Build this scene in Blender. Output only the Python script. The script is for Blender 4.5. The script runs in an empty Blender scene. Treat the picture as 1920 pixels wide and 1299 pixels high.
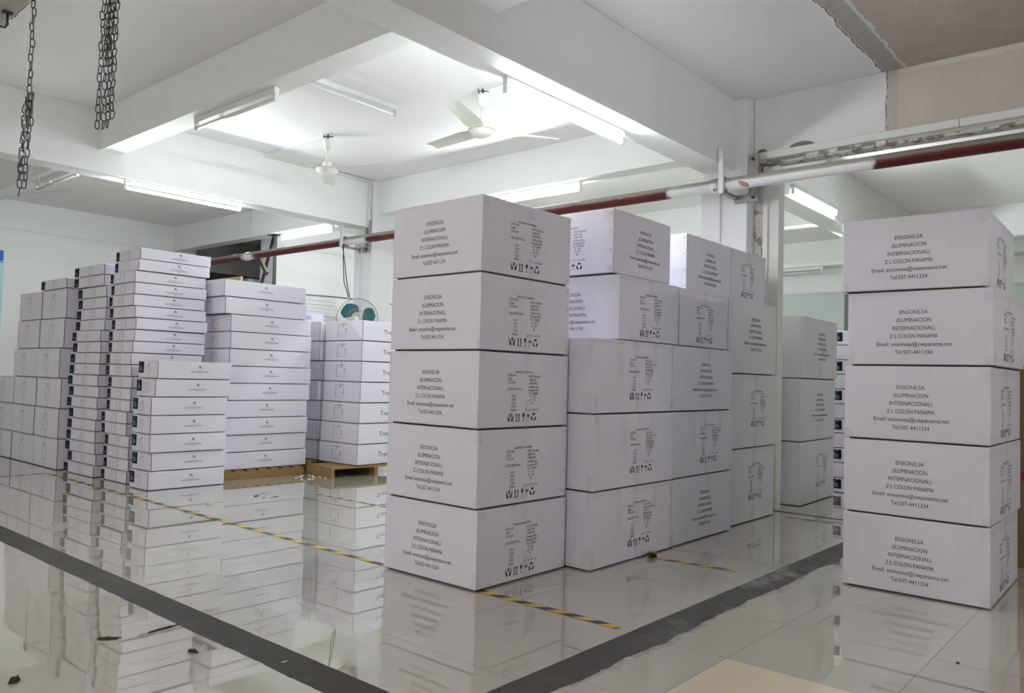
import bpy, bmesh, math, random
from mathutils import Vector, Matrix

random.seed(7)
scn = bpy.context.scene
C = scn.collection

# ------------------------------------------------------------------ camera, world, exposure
cam_d = bpy.data.cameras.new('camera')
cam = bpy.data.objects.new('camera', cam_d)
C.objects.link(cam)
cam_d.sensor_width = 36.0
cam_d.lens = 1474.57 / 1920.0 * 36.0
cam_d.clip_start = 0.05
cam_d.clip_end = 200
yaw, pit, roll = math.radians(40.774), math.radians(2.266), math.radians(1.521)
fw = Vector((math.cos(yaw) * math.cos(pit), math.sin(yaw) * math.cos(pit), math.sin(pit)))
rt = Vector((math.sin(yaw), -math.cos(yaw), 0))
up = rt.cross(fw)
r2 = rt * math.cos(roll) + up * math.sin(roll)
u2 = -rt * math.sin(roll) + up * math.cos(roll)
M = Matrix((r2, u2, -fw)).transposed().to_4x4()
M.translation = Vector((0, 0, 1.08))
cam.matrix_world = M
scn.camera = cam

w = bpy.data.worlds.new('world')
scn.world = w
w.use_nodes = True
w.node_tree.nodes['Background'].inputs[0].default_value = (0.75, 0.78, 0.8, 1)
w.node_tree.nodes['Background'].inputs[1].default_value = 0.15

scn.view_settings.view_transform = 'Standard'
scn.view_settings.look = 'None'
scn.view_settings.exposure = 2.1
scn.view_settings.gamma = 1.0
scn.view_settings.use_curve_mapping = False
scn.cycles.diffuse_bounces = 6
scn.cycles.max_bounces = 12
scn.cycles.sample_clamp_indirect = 6.0

TUBE_POWER = 51.0

# ------------------------------------------------------------------ materials
class NT:
    def __init__(self, name):
        self.m = bpy.data.materials.new(name)
        self.m.use_nodes = True
        self.t = self.m.node_tree
        self.t.nodes.clear()
        self.out = self.n('ShaderNodeOutputMaterial')
    def n(self, typ, **kw):
        nd = self.t.nodes.new(typ)
        for k, v in kw.items():
            setattr(nd, k, v)
        return nd
    def l(self, a, b):
        self.t.links.new(a, b)
    def val(self, sock, v):
        if isinstance(v, (int, float, tuple, list)):
            if isinstance(v, (tuple, list)) and len(v) == 3 and sock.type == 'RGBA':
                v = tuple(v) + (1,)
            sock.default_value = v
        else:
            self.l(v, sock)
    def math(self, op, a, b=None, c=None, clamp=False):
        nd = self.n('ShaderNodeMath', operation=op, use_clamp=clamp)
        self.val(nd.inputs[0], a)
        if b is not None: self.val(nd.inputs[1], b)
        if c is not None: self.val(nd.inputs[2], c)
        return nd.outputs[0]
    def mix(self, f, a, b):
        nd = self.n('ShaderNodeMix', data_type='RGBA')
        self.val(nd.inputs[0], f)
        self.val(nd.inputs[6], a)
        self.val(nd.inputs[7], b)
        return nd.outputs[2]
    def noise(self, vec, scale, detail=3, rough=0.5, out='Fac'):
        nd = self.n('ShaderNodeTexNoise')
        if vec is not None: self.l(vec, nd.inputs['Vector'])
        nd.inputs['Scale'].default_value = scale
        nd.inputs['Detail'].default_value = detail
        nd.inputs['Roughness'].default_value = rough
        return nd.outputs[out]
    def pos(self, obj=False):
        if obj:
            return self.n('ShaderNodeTexCoord').outputs['Object']
        return self.n('ShaderNodeNewGeometry').outputs['Position']
    def xyz(self, v):
        s = self.n('ShaderNodeSeparateXYZ')
        self.l(v, s.inputs[0])
        return s.outputs
    def bsdf(self, col, rough=0.5, spec=0.5, metal=0.0, bump=None, bstr=0.1, bdist=0.01, **kw):
        b = self.n('ShaderNodeBsdfPrincipled')
        self.val(b.inputs['Base Color'], col)
        self.val(b.inputs['Roughness'], rough)
        self.val(b.inputs['Metallic'], metal)
        self.val(b.inputs['Specular IOR Level'], spec)
        for k, v in kw.items():
            self.val(b.inputs[k.replace('_', ' ')], v)
        if bump is not None:
            bn = self.n('ShaderNodeBump')
            bn.inputs['Strength'].default_value = bstr
            bn.inputs['Distance'].default_value = bdist
            self.l(bump, bn.inputs['Height'])
            self.l(bn.outputs[0], b.inputs['Normal'])
        self.l(b.outputs[0], self.out.inputs[0])
        return b
    def smooth(self, x, lo, hi):
        nd = self.n('ShaderNodeMapRange', interpolation_type='SMOOTHSTEP')
        self.val(nd.inputs[0], x)
        nd.inputs[1].default_value = lo
        nd.inputs[2].default_value = hi
        return nd.outputs[0]

def simple(name, col, rough=0.5, spec=0.5, metal=0.0, noise=0.0, nscale=8.0, bump=0.0):
    t = NT(name)
    if noise or bump:
        f = t.noise(t.pos(True), nscale, 4)
        c = t.mix(f, tuple(max(0, x * (1 - noise)) for x in col), tuple(min(1, x * (1 + noise)) for x in col))
        t.bsdf(c, rough, spec, metal, bump=f if bump else None, bstr=bump)
    else:
        t.bsdf(col, rough, spec, metal)
    return t.m

MAT = {}
MAT['ink'] = simple('black_print_ink', (0.05, 0.05, 0.055), 0.6, 0.3)
MAT['grey_ink'] = simple('faded_grey_print_ink', (0.20, 0.20, 0.22), 0.6, 0.3)
MAT['blue_ink'] = simple('blue_print_ink', (0.02, 0.03, 0.55), 0.6, 0.3)
MAT['staple'] = simple('rusty_staple_metal', (0.36, 0.17, 0.14), 0.5, 0.5, 0.3)
MAT['label'] = simple('navy_black_label', (0.008, 0.009, 0.02), 0.6, 0.15)
MAT['label_ink'] = simple('pale_blue_label_line', (0.45, 0.6, 0.85), 0.5, 0.4)
MAT['edge'] = simple('seam_shade_cardboard', (0.10, 0.08, 0.055), 0.8, 0.2, noise=0.25, nscale=60)  # board brown kept dark so the seams between cartons look shaded
MAT['white_metal'] = simple('white_enamelled_metal', (0.78, 0.79, 0.77), 0.35, 0.5, noise=0.05, nscale=5)
MAT['white_plastic'] = simple('white_plastic', (0.75, 0.76, 0.75), 0.4, 0.5)
MAT['fan_paint'] = simple('old_cream_fan_paint', (0.74, 0.75, 0.70), 0.35, 0.5, noise=0.06, nscale=9)
MAT['steel'] = simple('dark_galvanised_steel', (0.085, 0.085, 0.09), 0.35, 0.5, 0.9, noise=0.3, nscale=30)
MAT['grey_steel'] = simple('worn_grey_steel', (0.34, 0.34, 0.33), 0.5, 0.5, 0.5, noise=0.4, nscale=25)
MAT['dark'] = simple('black_rubber', (0.02, 0.02, 0.022), 0.6, 0.3)
MAT['teal'] = simple('teal_fan_blade_plastic', (0.01, 0.21, 0.24), 0.25, 0.5)
MAT['wire'] = simple('grey_cage_wire', (0.38, 0.38, 0.36), 0.35, 0.5, 0.6)
MAT['cable'] = simple('dark_green_cable', (0.035, 0.05, 0.04), 0.5, 0.4)
MAT['cable_w'] = simple('pale_cable', (0.6, 0.6, 0.52), 0.5, 0.4)
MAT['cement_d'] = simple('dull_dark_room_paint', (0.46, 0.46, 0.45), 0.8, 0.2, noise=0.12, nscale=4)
MAT['brown_card'] = simple('brown_kraft_cardboard', (0.20, 0.125, 0.06), 0.75, 0.25, noise=0.12, nscale=12)
MAT['red_band'] = simple('red_printed_band', (0.30, 0.01, 0.03), 0.5, 0.4)
MAT['ply'] = simple('pale_plywood', (0.62, 0.5, 0.30), 0.6, 0.3, noise=0.18, nscale=6)
MAT['foam'] = simple('white_foam_board', (0.86, 0.87, 0.86), 0.7, 0.2, noise=0.03, nscale=20)
MAT['cabinet'] = simple('blue_grey_cabinet_enamel', (0.17, 0.21, 0.23), 0.4, 0.5, noise=0.1, nscale=9)
MAT['blue'] = simple('blue_poster_print', (0.0, 0.12, 0.55), 0.35, 0.5)
MAT['cyan'] = simple('pale_cyan_poster_print', (0.45, 0.72, 0.78), 0.35, 0.5)
MAT['dirt'] = simple('dried_mud_scrap', (0.055, 0.042, 0.03), 0.85, 0.2, noise=0.5, nscale=60)
MAT['paper'] = simple('torn_paper_scrap', (0.5, 0.48, 0.42), 0.7, 0.2, noise=0.3, nscale=50)
MAT['chalk'] = simple('dark_grey_board', (0.18, 0.19, 0.18), 0.6, 0.3)

def carton_mat(name, col):
    t = NT(name)
    p = t.pos(True)
    x, y, z = t.xyz(p)
    n1 = t.noise(p, 2.5, 3)
    c = t.mix(n1, tuple(v * 0.965 for v in col), tuple(min(1, v * 1.03) for v in col))
    wv = t.n('ShaderNodeTexWave', wave_type='BANDS', bands_direction='DIAGONAL')
    t.l(p, wv.inputs['Vector'])
    h = t.math('SINE', t.math('MULTIPLY', t.math('ADD', x, y), 900.0))
    n2 = t.noise(p, 3.0, 2)
    hh = t.math('ADD', t.math('MULTIPLY', h, 0.02), t.math('MULTIPLY', n2, 1.0))
    t.bsdf(c, 0.42, 0.35, bump=hh, bstr=0.25, bdist=0.01)
    return t.m
MAT['carton'] = carton_mat('white_coated_cardboard', (0.745, 0.73, 0.81))
MAT['carton2'] = carton_mat('white_corrugated_cardboard', (0.73, 0.715, 0.765))

def tape_mat():
    t = NT('clear_packing_tape')
    p = t.pos(True)
    n = t.noise(p, 45, 4, 0.6)
    b = t.bsdf((0.93, 0.86, 0.78), 0.14, 0.8, bump=n, bstr=0.6, bdist=0.01)
    tr = t.n('ShaderNodeBsdfTransparent')
    mx = t.n('ShaderNodeMixShader')
    mx.inputs[0].default_value = 0.15
    t.l(tr.outputs[0], mx.inputs[1]); t.l(b.outputs[0], mx.inputs[2])
    t.l(mx.outputs[0], t.out.inputs[0])
    return t.m
MAT['tape'] = tape_mat()

def wrap_mat():
    t = NT('clear_plastic_film')
    p = t.pos(True)
    n = t.noise(p, 40, 4, 0.7)
    b = t.bsdf((0.8, 0.8, 0.8), 0.08, 0.9, bump=n, bstr=1.0, bdist=0.02)
    tr = t.n('ShaderNodeBsdfTransparent')
    mx = t.n('ShaderNodeMixShader')
    mx.inputs[0].default_value = 0.35
    t.l(tr.outputs[0], mx.inputs[1]); t.l(b.outputs[0], mx.inputs[2])
    t.l(mx.outputs[0], t.out.inputs[0])
    return t.m
MAT['film'] = wrap_mat()

def emis(name, col, s):
    t = NT(name)
    e = t.n('ShaderNodeEmission')
    e.inputs[0].default_value = tuple(col) + (1,)
    e.inputs[1].default_value = s
    t.l(e.outputs[0], t.out.inputs[0])
    return t.m
MAT['lit'] = emis('lit_fluorescent_tube', (0.94, 1.0, 0.995), TUBE_POWER)
MAT['lit_warm'] = emis('lit_fluorescent_tube_rosy', (1.0, 0.945, 0.955), TUBE_POWER * 0.66)  # rosy glow of tubes out of view, mostly added fill lamps
MAT['unlit'] = simple('unlit_fluorescent_tube', (0.72, 0.73, 0.70), 0.2, 0.5)

def wall_mat(name, col, rough=0.55):
    t = NT(name)
    p = t.pos()
    n1 = t.noise(p, 0.9, 4, 0.6)
    n2 = t.noise(p, 9, 3)
    c = t.mix(n1, tuple(v * 0.96 for v in col), tuple(min(1, v * 1.02) for v in col))
    t.bsdf(c, rough, 0.3, bump=n2, bstr=0.06, bdist=0.02)
    return t.m
MAT['wall'] = wall_mat('white_wall_paint', (0.855, 0.865, 0.865))
MAT['wall_lav'] = wall_mat('white_pillar_paint', (0.84, 0.835, 0.86))

def ceiling_mat():
    # white paint with the scar of a removed partition and an unpainted bay beyond it
    t = NT('ceiling_paint')
    p = t.pos()
    x, y, z = t.xyz(p)
    edge = t.noise(p, 5, 5, 0.65)
    e = t.math('MULTIPLY', t.math('SUBTRACT', edge, 0.5), 0.10)
    yy = t.math('ADD', y, e)
    xx = t.math('ADD', x, e)
    inb = t.math('MINIMUM', yy, t.math('ADD', xx, 0.0))        # < 1.84 -> raw side
    raw = t.math('MULTIPLY', t.math('LESS_THAN', inb, 1.84), t.math('LESS_THAN', x, 6.7))
    scar_in = t.math('LESS_THAN', t.math('MINIMUM', t.math('ADD', y, t.math('MULTIPLY', e, 0.35)), t.math('ADD', x, t.math('MULTIPLY', e, 0.35))), 1.70)
    n1 = t.noise(p, 0.9, 4, 0.6)
    white = t.mix(n1, (0.81, 0.805, 0.805), (0.855, 0.85, 0.85))
    n3 = t.noise(p, 3.5, 5, 0.7)
    rawc = t.mix(n3, (0.32, 0.275, 0.245), (0.50, 0.445, 0.41))
    n4 = t.noise(p, 22, 5, 0.7)
    cem = t.mix(n4, (0.24, 0.225, 0.20), (0.50, 0.48, 0.44))
    flake = t.math('GREATER_THAN', t.noise(p, 7, 6, 0.75), 0.64)
    rawc2 = t.mix(t.math('MULTIPLY', flake, 0.35), rawc, (0.62, 0.58, 0.54))
    near = t.math('LESS_THAN', t.math('ABSOLUTE', t.math('SUBTRACT', inb, 1.69)), 0.018)
    rawc3 = t.mix(near, rawc2, (0.60, 0.58, 0.54))
    a = t.mix(scar_in, cem, rawc3)
    crack = t.math('MULTIPLY', t.math('LESS_THAN', t.math('ABSOLUTE', t.math('SUBTRACT', inb, 1.85)), 0.006), t.math('LESS_THAN', x, 6.7))
    c = t.mix(raw, t.mix(crack, white, (0.2, 0.18, 0.16)), a)
    h = t.math('ADD', t.math('MULTIPLY', raw, -0.6), t.math('MULTIPLY', n4, 0.35))
    t.bsdf(c, 0.6, 0.25, bump=h, bstr=0.5, bdist=0.015)
    return t.m
MAT['ceiling'] = ceiling_mat()

def lintel_mat():
    t = NT('lintel_wall_paint')
    p = t.pos()
    x, y, z = t.xyz(p)
    edge = t.noise(p, 9, 5, 0.7)
    e = t.math('MULTIPLY', t.math('SUBTRACT', edge, 0.5), 0.05)
    yy = t.math('ADD', y, e)
    raw = t.math('LESS_THAN', yy, 1.83)
    inner = t.math('LESS_THAN', yy, 1.74)
    n1 = t.noise(p, 0.9, 4, 0.6)
    white = t.mix(n1, (0.77, 0.765, 0.785), (0.81, 0.805, 0.825))
    n3 = t.noise(p, 2.0, 5, 0.6)
    beige = t.mix(n3, (0.50, 0.45, 0.41), (0.64, 0.59, 0.545))
    spots = t.math('GREATER_THAN', t.noise(p, 24, 4, 0.6), 0.74)
    beige = t.mix(spots, beige, (0.25, 0.2, 0.17))
    flk = t.math('GREATER_THAN', t.noise(p, 13, 4, 0.6), 0.69)
    topband = t.math('GREATER_THAN', t.math('ADD', z, t.math('MULTIPLY', e, 1.6)), 3.565)
    beige = t.mix(t.math('MULTIPLY', topband, 0.8), beige, t.mix(flk, (0.66, 0.62, 0.58), (0.22, 0.2, 0.18)))
    beige = t.mix(t.math('MULTIPLY', flk, 0.5), beige, (0.66, 0.63, 0.6))
    n4 = t.noise(p, 35, 5, 0.7)
    cem = t.mix(n4, (0.38, 0.36, 0.32), (0.62, 0.59, 0.55))
    pits = t.math('GREATER_THAN', t.noise(p, 16, 3, 0.5), 0.70)
    cem = t.mix(pits, cem, (0.05, 0.045, 0.04))
    rimc = t.math('MULTIPLY', t.math('GREATER_THAN', yy, 1.820), t.math('GREATER_THAN', t.noise(p, 18, 4, 0.7), 0.5))
    cem = t.mix(t.math('MULTIPLY', rimc, 0.8), cem, (0.12, 0.1, 0.08))
    a = t.mix(inner, cem, beige)
    c = t.mix(raw, white, a)
    # chipped bottom edge of the white paint just above the rail
    chip = t.math('GREATER_THAN', t.math('ADD', t.noise(p, 5.0, 4, 0.7), t.math('MULTIPLY', t.math('SUBTRACT', 3.13, z), 3.0)), 0.72)
    c = t.mix(t.math('MULTIPLY', chip, t.math('GREATER_THAN', y, 1.9)), c, t.mix(n4, (0.2, 0.19, 0.17), (0.42, 0.4, 0.36)))
    for cy_, cz_, ry, rz in ((2.50, 3.105, .12, .06), (2.85, 3.105, .055, .05)):
        dy = t.math('POWER', t.math('DIVIDE', t.math('SUBTRACT', t.math('ADD', y, e), cy_), ry), 2.0)
        dz = t.math('POWER', t.math('DIVIDE', t.math('SUBTRACT', z, cz_), rz), 2.0)
        c = t.mix(t.math('LESS_THAN', t.math('ADD', dy, dz), 1.0), c, t.mix(n4, (0.14, 0.13, 0.12), (0.30, 0.28, 0.26)))
    h = t.math('ADD', t.math('MULTIPLY', raw, -0.5), t.math('MULTIPLY', n4, 0.25))
    t.bsdf(c, 0.6, 0.25, bump=h, bstr=0.4, bdist=0.012)
    return t.m
MAT['lintel'] = lintel_mat()

def rough_plaster():
    t = NT('chipped_plaster')
    p = t.pos()
    n = t.noise(p, 9, 6, 0.75)
    n2 = t.noise(p, 45, 4, 0.7)
    s = t.smooth(n, 0.50, 0.56)
    c = t.mix(s, (0.66, 0.65, 0.62), t.mix(n2, (0.10, 0.09, 0.08), (0.42, 0.38, 0.34)))
    t.bsdf(c, 0.8, 0.2, bump=n, bstr=0.8, bdist=0.02)
    return t.m
MAT['plaster'] = rough_plaster()

def floor_mat():
    t = NT('polished_floor_tiles')
    p = t.pos()
    x, y, z = t.xyz(p)
    def line(c, off, period, width):
        m = t.math('PINGPONG', t.math('SUBTRACT', c, off), period / 2)
        return t.math('LESS_THAN', m, width)
    edge = t.math('MULTIPLY', t.math('SUBTRACT', t.noise(p, 4.0, 6, 0.7), 0.5), 0.10)
    small = t.math('MULTIPLY', t.math('SUBTRACT', t.noise(p, 9.0, 4, 0.7), 0.5), 0.010)
    # raw cement strips left by removed partitions: x 1.645..1.808 and y 1.655..1.835
    sx = t.math('MULTIPLY', t.math('LESS_THAN', t.math('ADD', x, small), 1.808), t.math('GREATER_THAN', t.math('ADD', x, t.math('MULTIPLY', edge, 0.35)), 1.652))
    sy = t.math('MULTIPLY', t.math('LESS_THAN', t.math('ADD', y, small), 1.833), t.math('GREATER_THAN', t.math('ADD', y, edge), 1.665))
    sg = t.math('MULTIPLY', t.math('LESS_THAN', x, 6.66), t.math('GREATER_THAN', x, 6.60))
    near = t.math('LESS_THAN', x, 6.58)
    strip = t.math('MAXIMUM', t.math('MULTIPLY', t.math('MAXIMUM', sx, sy), near), sg)
    # main area 0.8 m tiles
    gA = t.math('MAXIMUM', line(x, 2.195, 0.8, 0.0016), line(y, 2.475, 0.8, 0.0016))
    gB = t.math('MAXIMUM', line(x, 0.85, 0.8, 0.0016), line(y, 2.61, 0.8, 0.0016))
    gC = t.math('MAXIMUM', line(x, 2.95, 0.6, 0.0014), line(y, 1.388, 0.6, 0.0016))
    left = t.math('LESS_THAN', x, 1.7)
    front = t.math('LESS_THAN', y, 1.7)
    g = t.mix(left, t.mix(front, gA, gC), t.mix(front, gB, gC))
    def cellrand(offx, perx, offy, pery):
        cx_ = t.math('FLOOR', t.math('DIVIDE', t.math('SUBTRACT', x, offx), perx))
        cy_ = t.math('FLOOR', t.math('DIVIDE', t.math('SUBTRACT', y, offy), pery))
        cmb = t.n('ShaderNodeCombineXYZ')
        t.l(cx_, cmb.inputs[0]); t.l(cy_, cmb.inputs[1])
        wn = t.n('ShaderNodeTexWhiteNoise', noise_dimensions='2D')
        t.l(cmb.outputs[0], wn.inputs['Vector'])
        return wn.outputs['Value']
    rnd = t.mix(front, cellrand(2.195, 0.8, 2.475, 0.8), cellrand(2.95, 0.6, 1.388, 0.6))
    nA = t.noise(p, 2.2, 5, 0.65)
    nB = t.noise(p, 70, 3, 0.6)
    base = t.mix(nA, (0.41, 0.395, 0.325), (0.49, 0.475, 0.40))
    base = t.mix(t.math('MULTIPLY', rnd, 0.25), base, (0.55, 0.52, 0.43))
    base = t.mix(t.math('MULTIPLY', nB, 0.10), base, (0.34, 0.32, 0.28))
    # one replaced cream tile in the near aisle
    cream = t.math('MULTIPLY', t.math('MULTIPLY', t.math('LESS_THAN', y, 1.388), t.math('GREATER_THAN', y, 0.788)),
                   t.math('MULTIPLY', t.math('LESS_THAN', x, 2.95), t.math('GREATER_THAN', x, 2.35)))
    base = t.mix(cream, base, (0.72, 0.62, 0.43))
    # scuffs and specks
    sp = t.math('GREATER_THAN', t.noise(p, 55, 2, 0.5), 0.755)
    base = t.mix(t.math('MULTIPLY', sp, 0.6), base, (0.13, 0.11, 0.09))
    mp = t.n('ShaderNodeMapping'); mp.inputs['Scale'].default_value = (18, 2, 1); t.l(p, mp.inputs[0])
    sc = t.math('GREATER_THAN', t.noise(mp.outputs[0], 3, 5, 0.7), 0.72)
    base = t.mix(t.math('MULTIPLY', sc, 0.22), base, (0.2, 0.18, 0.15))
    col = t.mix(t.math('MULTIPLY', g, 0.8), base, (0.12, 0.11, 0.10))
    nC = t.noise(p, 6, 6, 0.75)
    nD = t.noise(p, 90, 4, 0.8)
    cem = t.mix(nD, (0.018, 0.016, 0.015), (0.115, 0.107, 0.10))
    cem = t.mix(t.math('MULTIPLY', t.smooth(nC, 0.50, 0.62), t.math('MULTIPLY', front, 0.0)), cem, (0.3, 0.3, 0.3))
    pale = t.math('MULTIPLY', t.smooth(t.noise(p, 3.2, 5, 0.7), 0.47, 0.62), t.smooth(x, 2.4, 4.2))
    cem = t.mix(t.math('MULTIPLY', pale, 0.75), cem, t.mix(nD, (0.14, 0.145, 0.15), (0.34, 0.35, 0.36)))
    cem = t.mix(t.math('MULTIPLY', t.smooth(nC, 0.45, 0.65), 0.4), cem, (0.105, 0.10, 0.095))
    col = t.mix(strip, col, cem)
    # dirt smeared beside the strip's ragged edge
    rag = t.math('MULTIPLY', t.math('MULTIPLY', t.math('LESS_THAN', y, 1.67), t.math('GREATER_THAN', t.math('ADD', y, t.math('MULTIPLY', edge, 2.2)), 1.645)), t.math('GREATER_THAN', x, 1.8))
    col = t.mix(t.math('MULTIPLY', rag, t.math('MULTIPLY', t.noise(p, 14, 4, 0.8), 0.55)), col, (0.09, 0.08, 0.07))
    rough = t.mix(strip, t.mix(t.noise(p, 3, 4, 0.6), (0.008, 0.008, 0.008), (0.025, 0.025, 0.025)), (0.75, 0.75, 0.75))
    b = t.bsdf(col, rough, 0.5, bump=t.math('ADD', t.math('MULTIPLY', strip, t.math('SUBTRACT', t.math('MULTIPLY', nD, 1.2), 1.0)), t.math('MULTIPLY', g, -0.15)), bstr=0.6, bdist=0.006)
    spec = t.mix(strip, (0.95, 0.95, 0.95), (0.15, 0.15, 0.15))
    b.inputs['IOR'].default_value = 1.75
    t.l(t.math('MULTIPLY', t.math('SUBTRACT', 1.0, strip), 0.8), b.inputs['Coat Weight'])
    b.inputs['Coat Roughness'].default_value = 0.01
    b.inputs['Coat IOR'].default_value = 1.6
    t.l(spec, b.inputs['Specular IOR Level'])
    return t.m
MAT['floor'] = floor_mat()

def hazard_mat(name='black_yellow_hazard_tape', per=0.145):
    t = NT(name)
    p = t.pos(True)
    x, y, z = t.xyz(p)
    s = t.math('FRACT', t.math('DIVIDE', t.math('ADD', y, t.math('MULTIPLY', x, 1.1)), per))
    m = t.math('GREATER_THAN', s, 0.5)
    n = t.noise(p, 12, 4, 0.7)
    yel = t.mix(n, (0.52, 0.37, 0.02), (0.72, 0.52, 0.05))
    c = t.mix(m, yel, (0.03, 0.03, 0.03))
    wear = t.math('GREATER_THAN', t.noise(p, 25, 4, 0.7), 0.68)
    c = t.mix(t.math('MULTIPLY', wear, 0.4), c, (0.45, 0.43, 0.38))
    t.bsdf(c, 0.4, 0.4)
    return t.m
MAT['hazard'] = hazard_mat()
MAT['hazard_long'] = hazard_mat('worn_hazard_tape', 0.225)

def pipe_mat():
    t = NT('red_pipe_paint_with_white_overspray')
    p = t.pos()
    x, y, z = t.xyz(p)
    n = t.math('MULTIPLY', t.math('SUBTRACT', t.noise(p, 3.0, 5, 0.6), 0.5), 0.5)
    n2 = t.math('MULTIPLY', t.math('SUBTRACT', t.noise(p, 14.0, 4, 0.6), 0.5), 0.12)
    yy = t.math('ADD', y, n2)
    def band(a, b, s):
        return t.math('MULTIPLY', t.smooth(yy, a - s, a + s), t.math('SUBTRACT', 1.0, t.smooth(yy, b - s, b + s)))
    m = t.math('MAXIMUM', band(1.80, 3.55, 0.03), band(7.83, 8.32, 0.05))
    m = t.math('MAXIMUM', m, band(10.45, 10.75, 0.07))
    red = t.mix(t.noise(p, 7, 4, 0.7), (0.05, 0.003, 0.006), (0.125, 0.007, 0.013))
    streak = t.math('MULTIPLY', t.smooth(t.math('ADD', z, t.math('MULTIPLY', y, 0.04)), 2.80, 2.82), 0.0)
    redp = t.math('GREATER_THAN', t.noise(p, 2.2, 3, 0.5), 0.66)
    white = t.mix(t.math('MULTIPLY', redp, 0.75), (0.74, 0.72, 0.74), (0.25, 0.06, 0.08))
    c = t.mix(m, red, white)
    # settled grey dust on the upper side of the pipe
    g = t.n('ShaderNodeNewGeometry')
    nz = t.xyz(g.outputs['Normal'])[2]
    dust = t.math('MULTIPLY', t.smooth(t.math('ADD', nz, t.math('MULTIPLY', n, 1.2)), -0.12, 0.30), 0.85)
    c = t.mix(dust, c, (0.27, 0.25, 0.22))
    chips = t.math('GREATER_THAN', t.noise(p, 26, 3, 0.6), 0.73)
    c = t.mix(t.math('MULTIPLY', chips, 0.7), c, (0.7, 0.68, 0.66))
    t.bsdf(c, 0.45, 0.4)
    return t.m
MAT['pipe'] = pipe_mat()

def wood_mat():
    t = NT('pallet_wood')
    p = t.pos(True)
    mp = t.n('ShaderNodeMapping'); mp.inputs['Scale'].default_value = (3, 3, 30); t.l(p, mp.inputs[0])
    n = t.noise(mp.outputs[0], 4, 5, 0.6)
    c = t.mix(n, (0.15, 0.09, 0.033), (0.40, 0.26, 0.11))
    k = t.math('GREATER_THAN', t.noise(p, 17, 3, 0.5), 0.72)
    c = t.mix(t.math('MULTIPLY', k, 0.7), c, (0.05, 0.03, 0.015))
    t.bsdf(c, 0.7, 0.25, bump=n, bstr=0.3)
    return t.m
MAT['wood'] = wood_mat()

# ------------------------------------------------------------------ mesh helpers
def new_obj(name, me, parent=None, loc=None, rotz=0.0):
    o = bpy.data.objects.new(name, me)
    C.objects.link(o)
    if parent is not None: o.parent = parent
    if loc is not None: o.location = loc
    if rotz: o.rotation_euler = (0, 0, rotz)
    return o

def tag(o, label, cat=None, group=None, kind=None):
    if label: o['label'] = label
    if cat: o['category'] = cat
    if group: o['group'] = group
    if kind: o['kind'] = kind
    return o

def to_mesh(name, bm, mats, smooth=False):
    me = bpy.data.meshes.new(name)
    bm.normal_update()
    bm.to_mesh(me)
    bm.free()
    for m in mats:
        me.materials.append(MAT[m] if isinstance(m, str) else m)
    if smooth:
        for p in me.polygons: p.use_smooth = True
    return me

def add_box(bm, lo, hi, mi=0, bevel=0.0, seg=1):
    r = bmesh.ops.create_cube(bm, size=1.0)
    vs = r['verts']
    c = [(lo[i] + hi[i]) / 2 for i in range(3)]
    s = [hi[i] - lo[i] for i in range(3)]
    for v in vs:
        v.co = Vector((c[0] + v.co.x * s[0], c[1] + v.co.y * s[1], c[2] + v.co.z * s[2]))
    fs = set(f for v in vs for f in v.link_faces)
    for f in fs: f.material_index = mi
    if bevel:
        es = list(set(e for v in vs for e in v.link_edges))
        r = bmesh.ops.bevel(bm, geom=es, offset=bevel, segments=seg, affect='EDGES', profile=0.5)
        for f in r['faces']: f.material_index = mi
    return vs

def add_obox(bm, a, b, wx, wz, mi=0, upv=(0, 0, 1)):
    # box beam from a to b of section wx (sideways) by wz (along up)
    a, b = Vector(a), Vector(b)
    d = (b - a).normalized()
    s = d.cross(Vector(upv))
    if s.length < 1e-4: s = Vector((1, 0, 0))
    s.normalize()
    u = s.cross(d).normalized()
    vs = []
    for p in (a, b):
        for i, j in ((-1, -1), (1, -1), (1, 1), (-1, 1)):
            vs.append(bm.verts.new(p + s * (i * wx / 2) + u * (j * wz / 2)))
    for q in ((0, 1, 2, 3), (7, 6, 5, 4), (0, 4, 5, 1), (1, 5, 6, 2), (2, 6, 7, 3), (3, 7, 4, 0)):
        f = bm.faces.new([vs[i] for i in q]); f.material_index = mi

def add_tube(bm, pts, r, n=8, mi=0, closed=False, caps=True, radii=None):
    pts = [Vector(p) for p in pts]
    rings = []
    prev = None
    N = len(pts)
    for i, p in enumerate(pts):
        if closed: d = pts[(i + 1) % N] - pts[i - 1]
        else: d = pts[min(i + 1, N - 1)] - pts[max(i - 1, 0)]
        d.normalize()
        if prev is None:
            s = d.cross(Vector((0, 0, 1)))
            if s.length < 1e-3: s = d.cross(Vector((1, 0, 0)))
        else:
            s = prev - d * prev.dot(d)
        s.normalize()
        prev = s
        u = d.cross(s)
        rr = radii[i] if radii else r
        rings.append([bm.verts.new(p + (s * math.cos(2 * math.pi * k / n) + u * math.sin(2 * math.pi * k / n)) * rr) for k in range(n)])
    M_ = N if closed else N - 1
    for i in range(M_):
        a, b = rings[i], rings[(i + 1) % N]
        for k in range(n):
            f = bm.faces.new((a[k], a[(k + 1) % n], b[(k + 1) % n], b[k])); f.material_index = mi; f.smooth = True
    if not closed and caps:
        f = bm.faces.new(rings[0][::-1]); f.material_index = mi
        f = bm.faces.new(rings[-1]); f.material_index = mi

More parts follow.
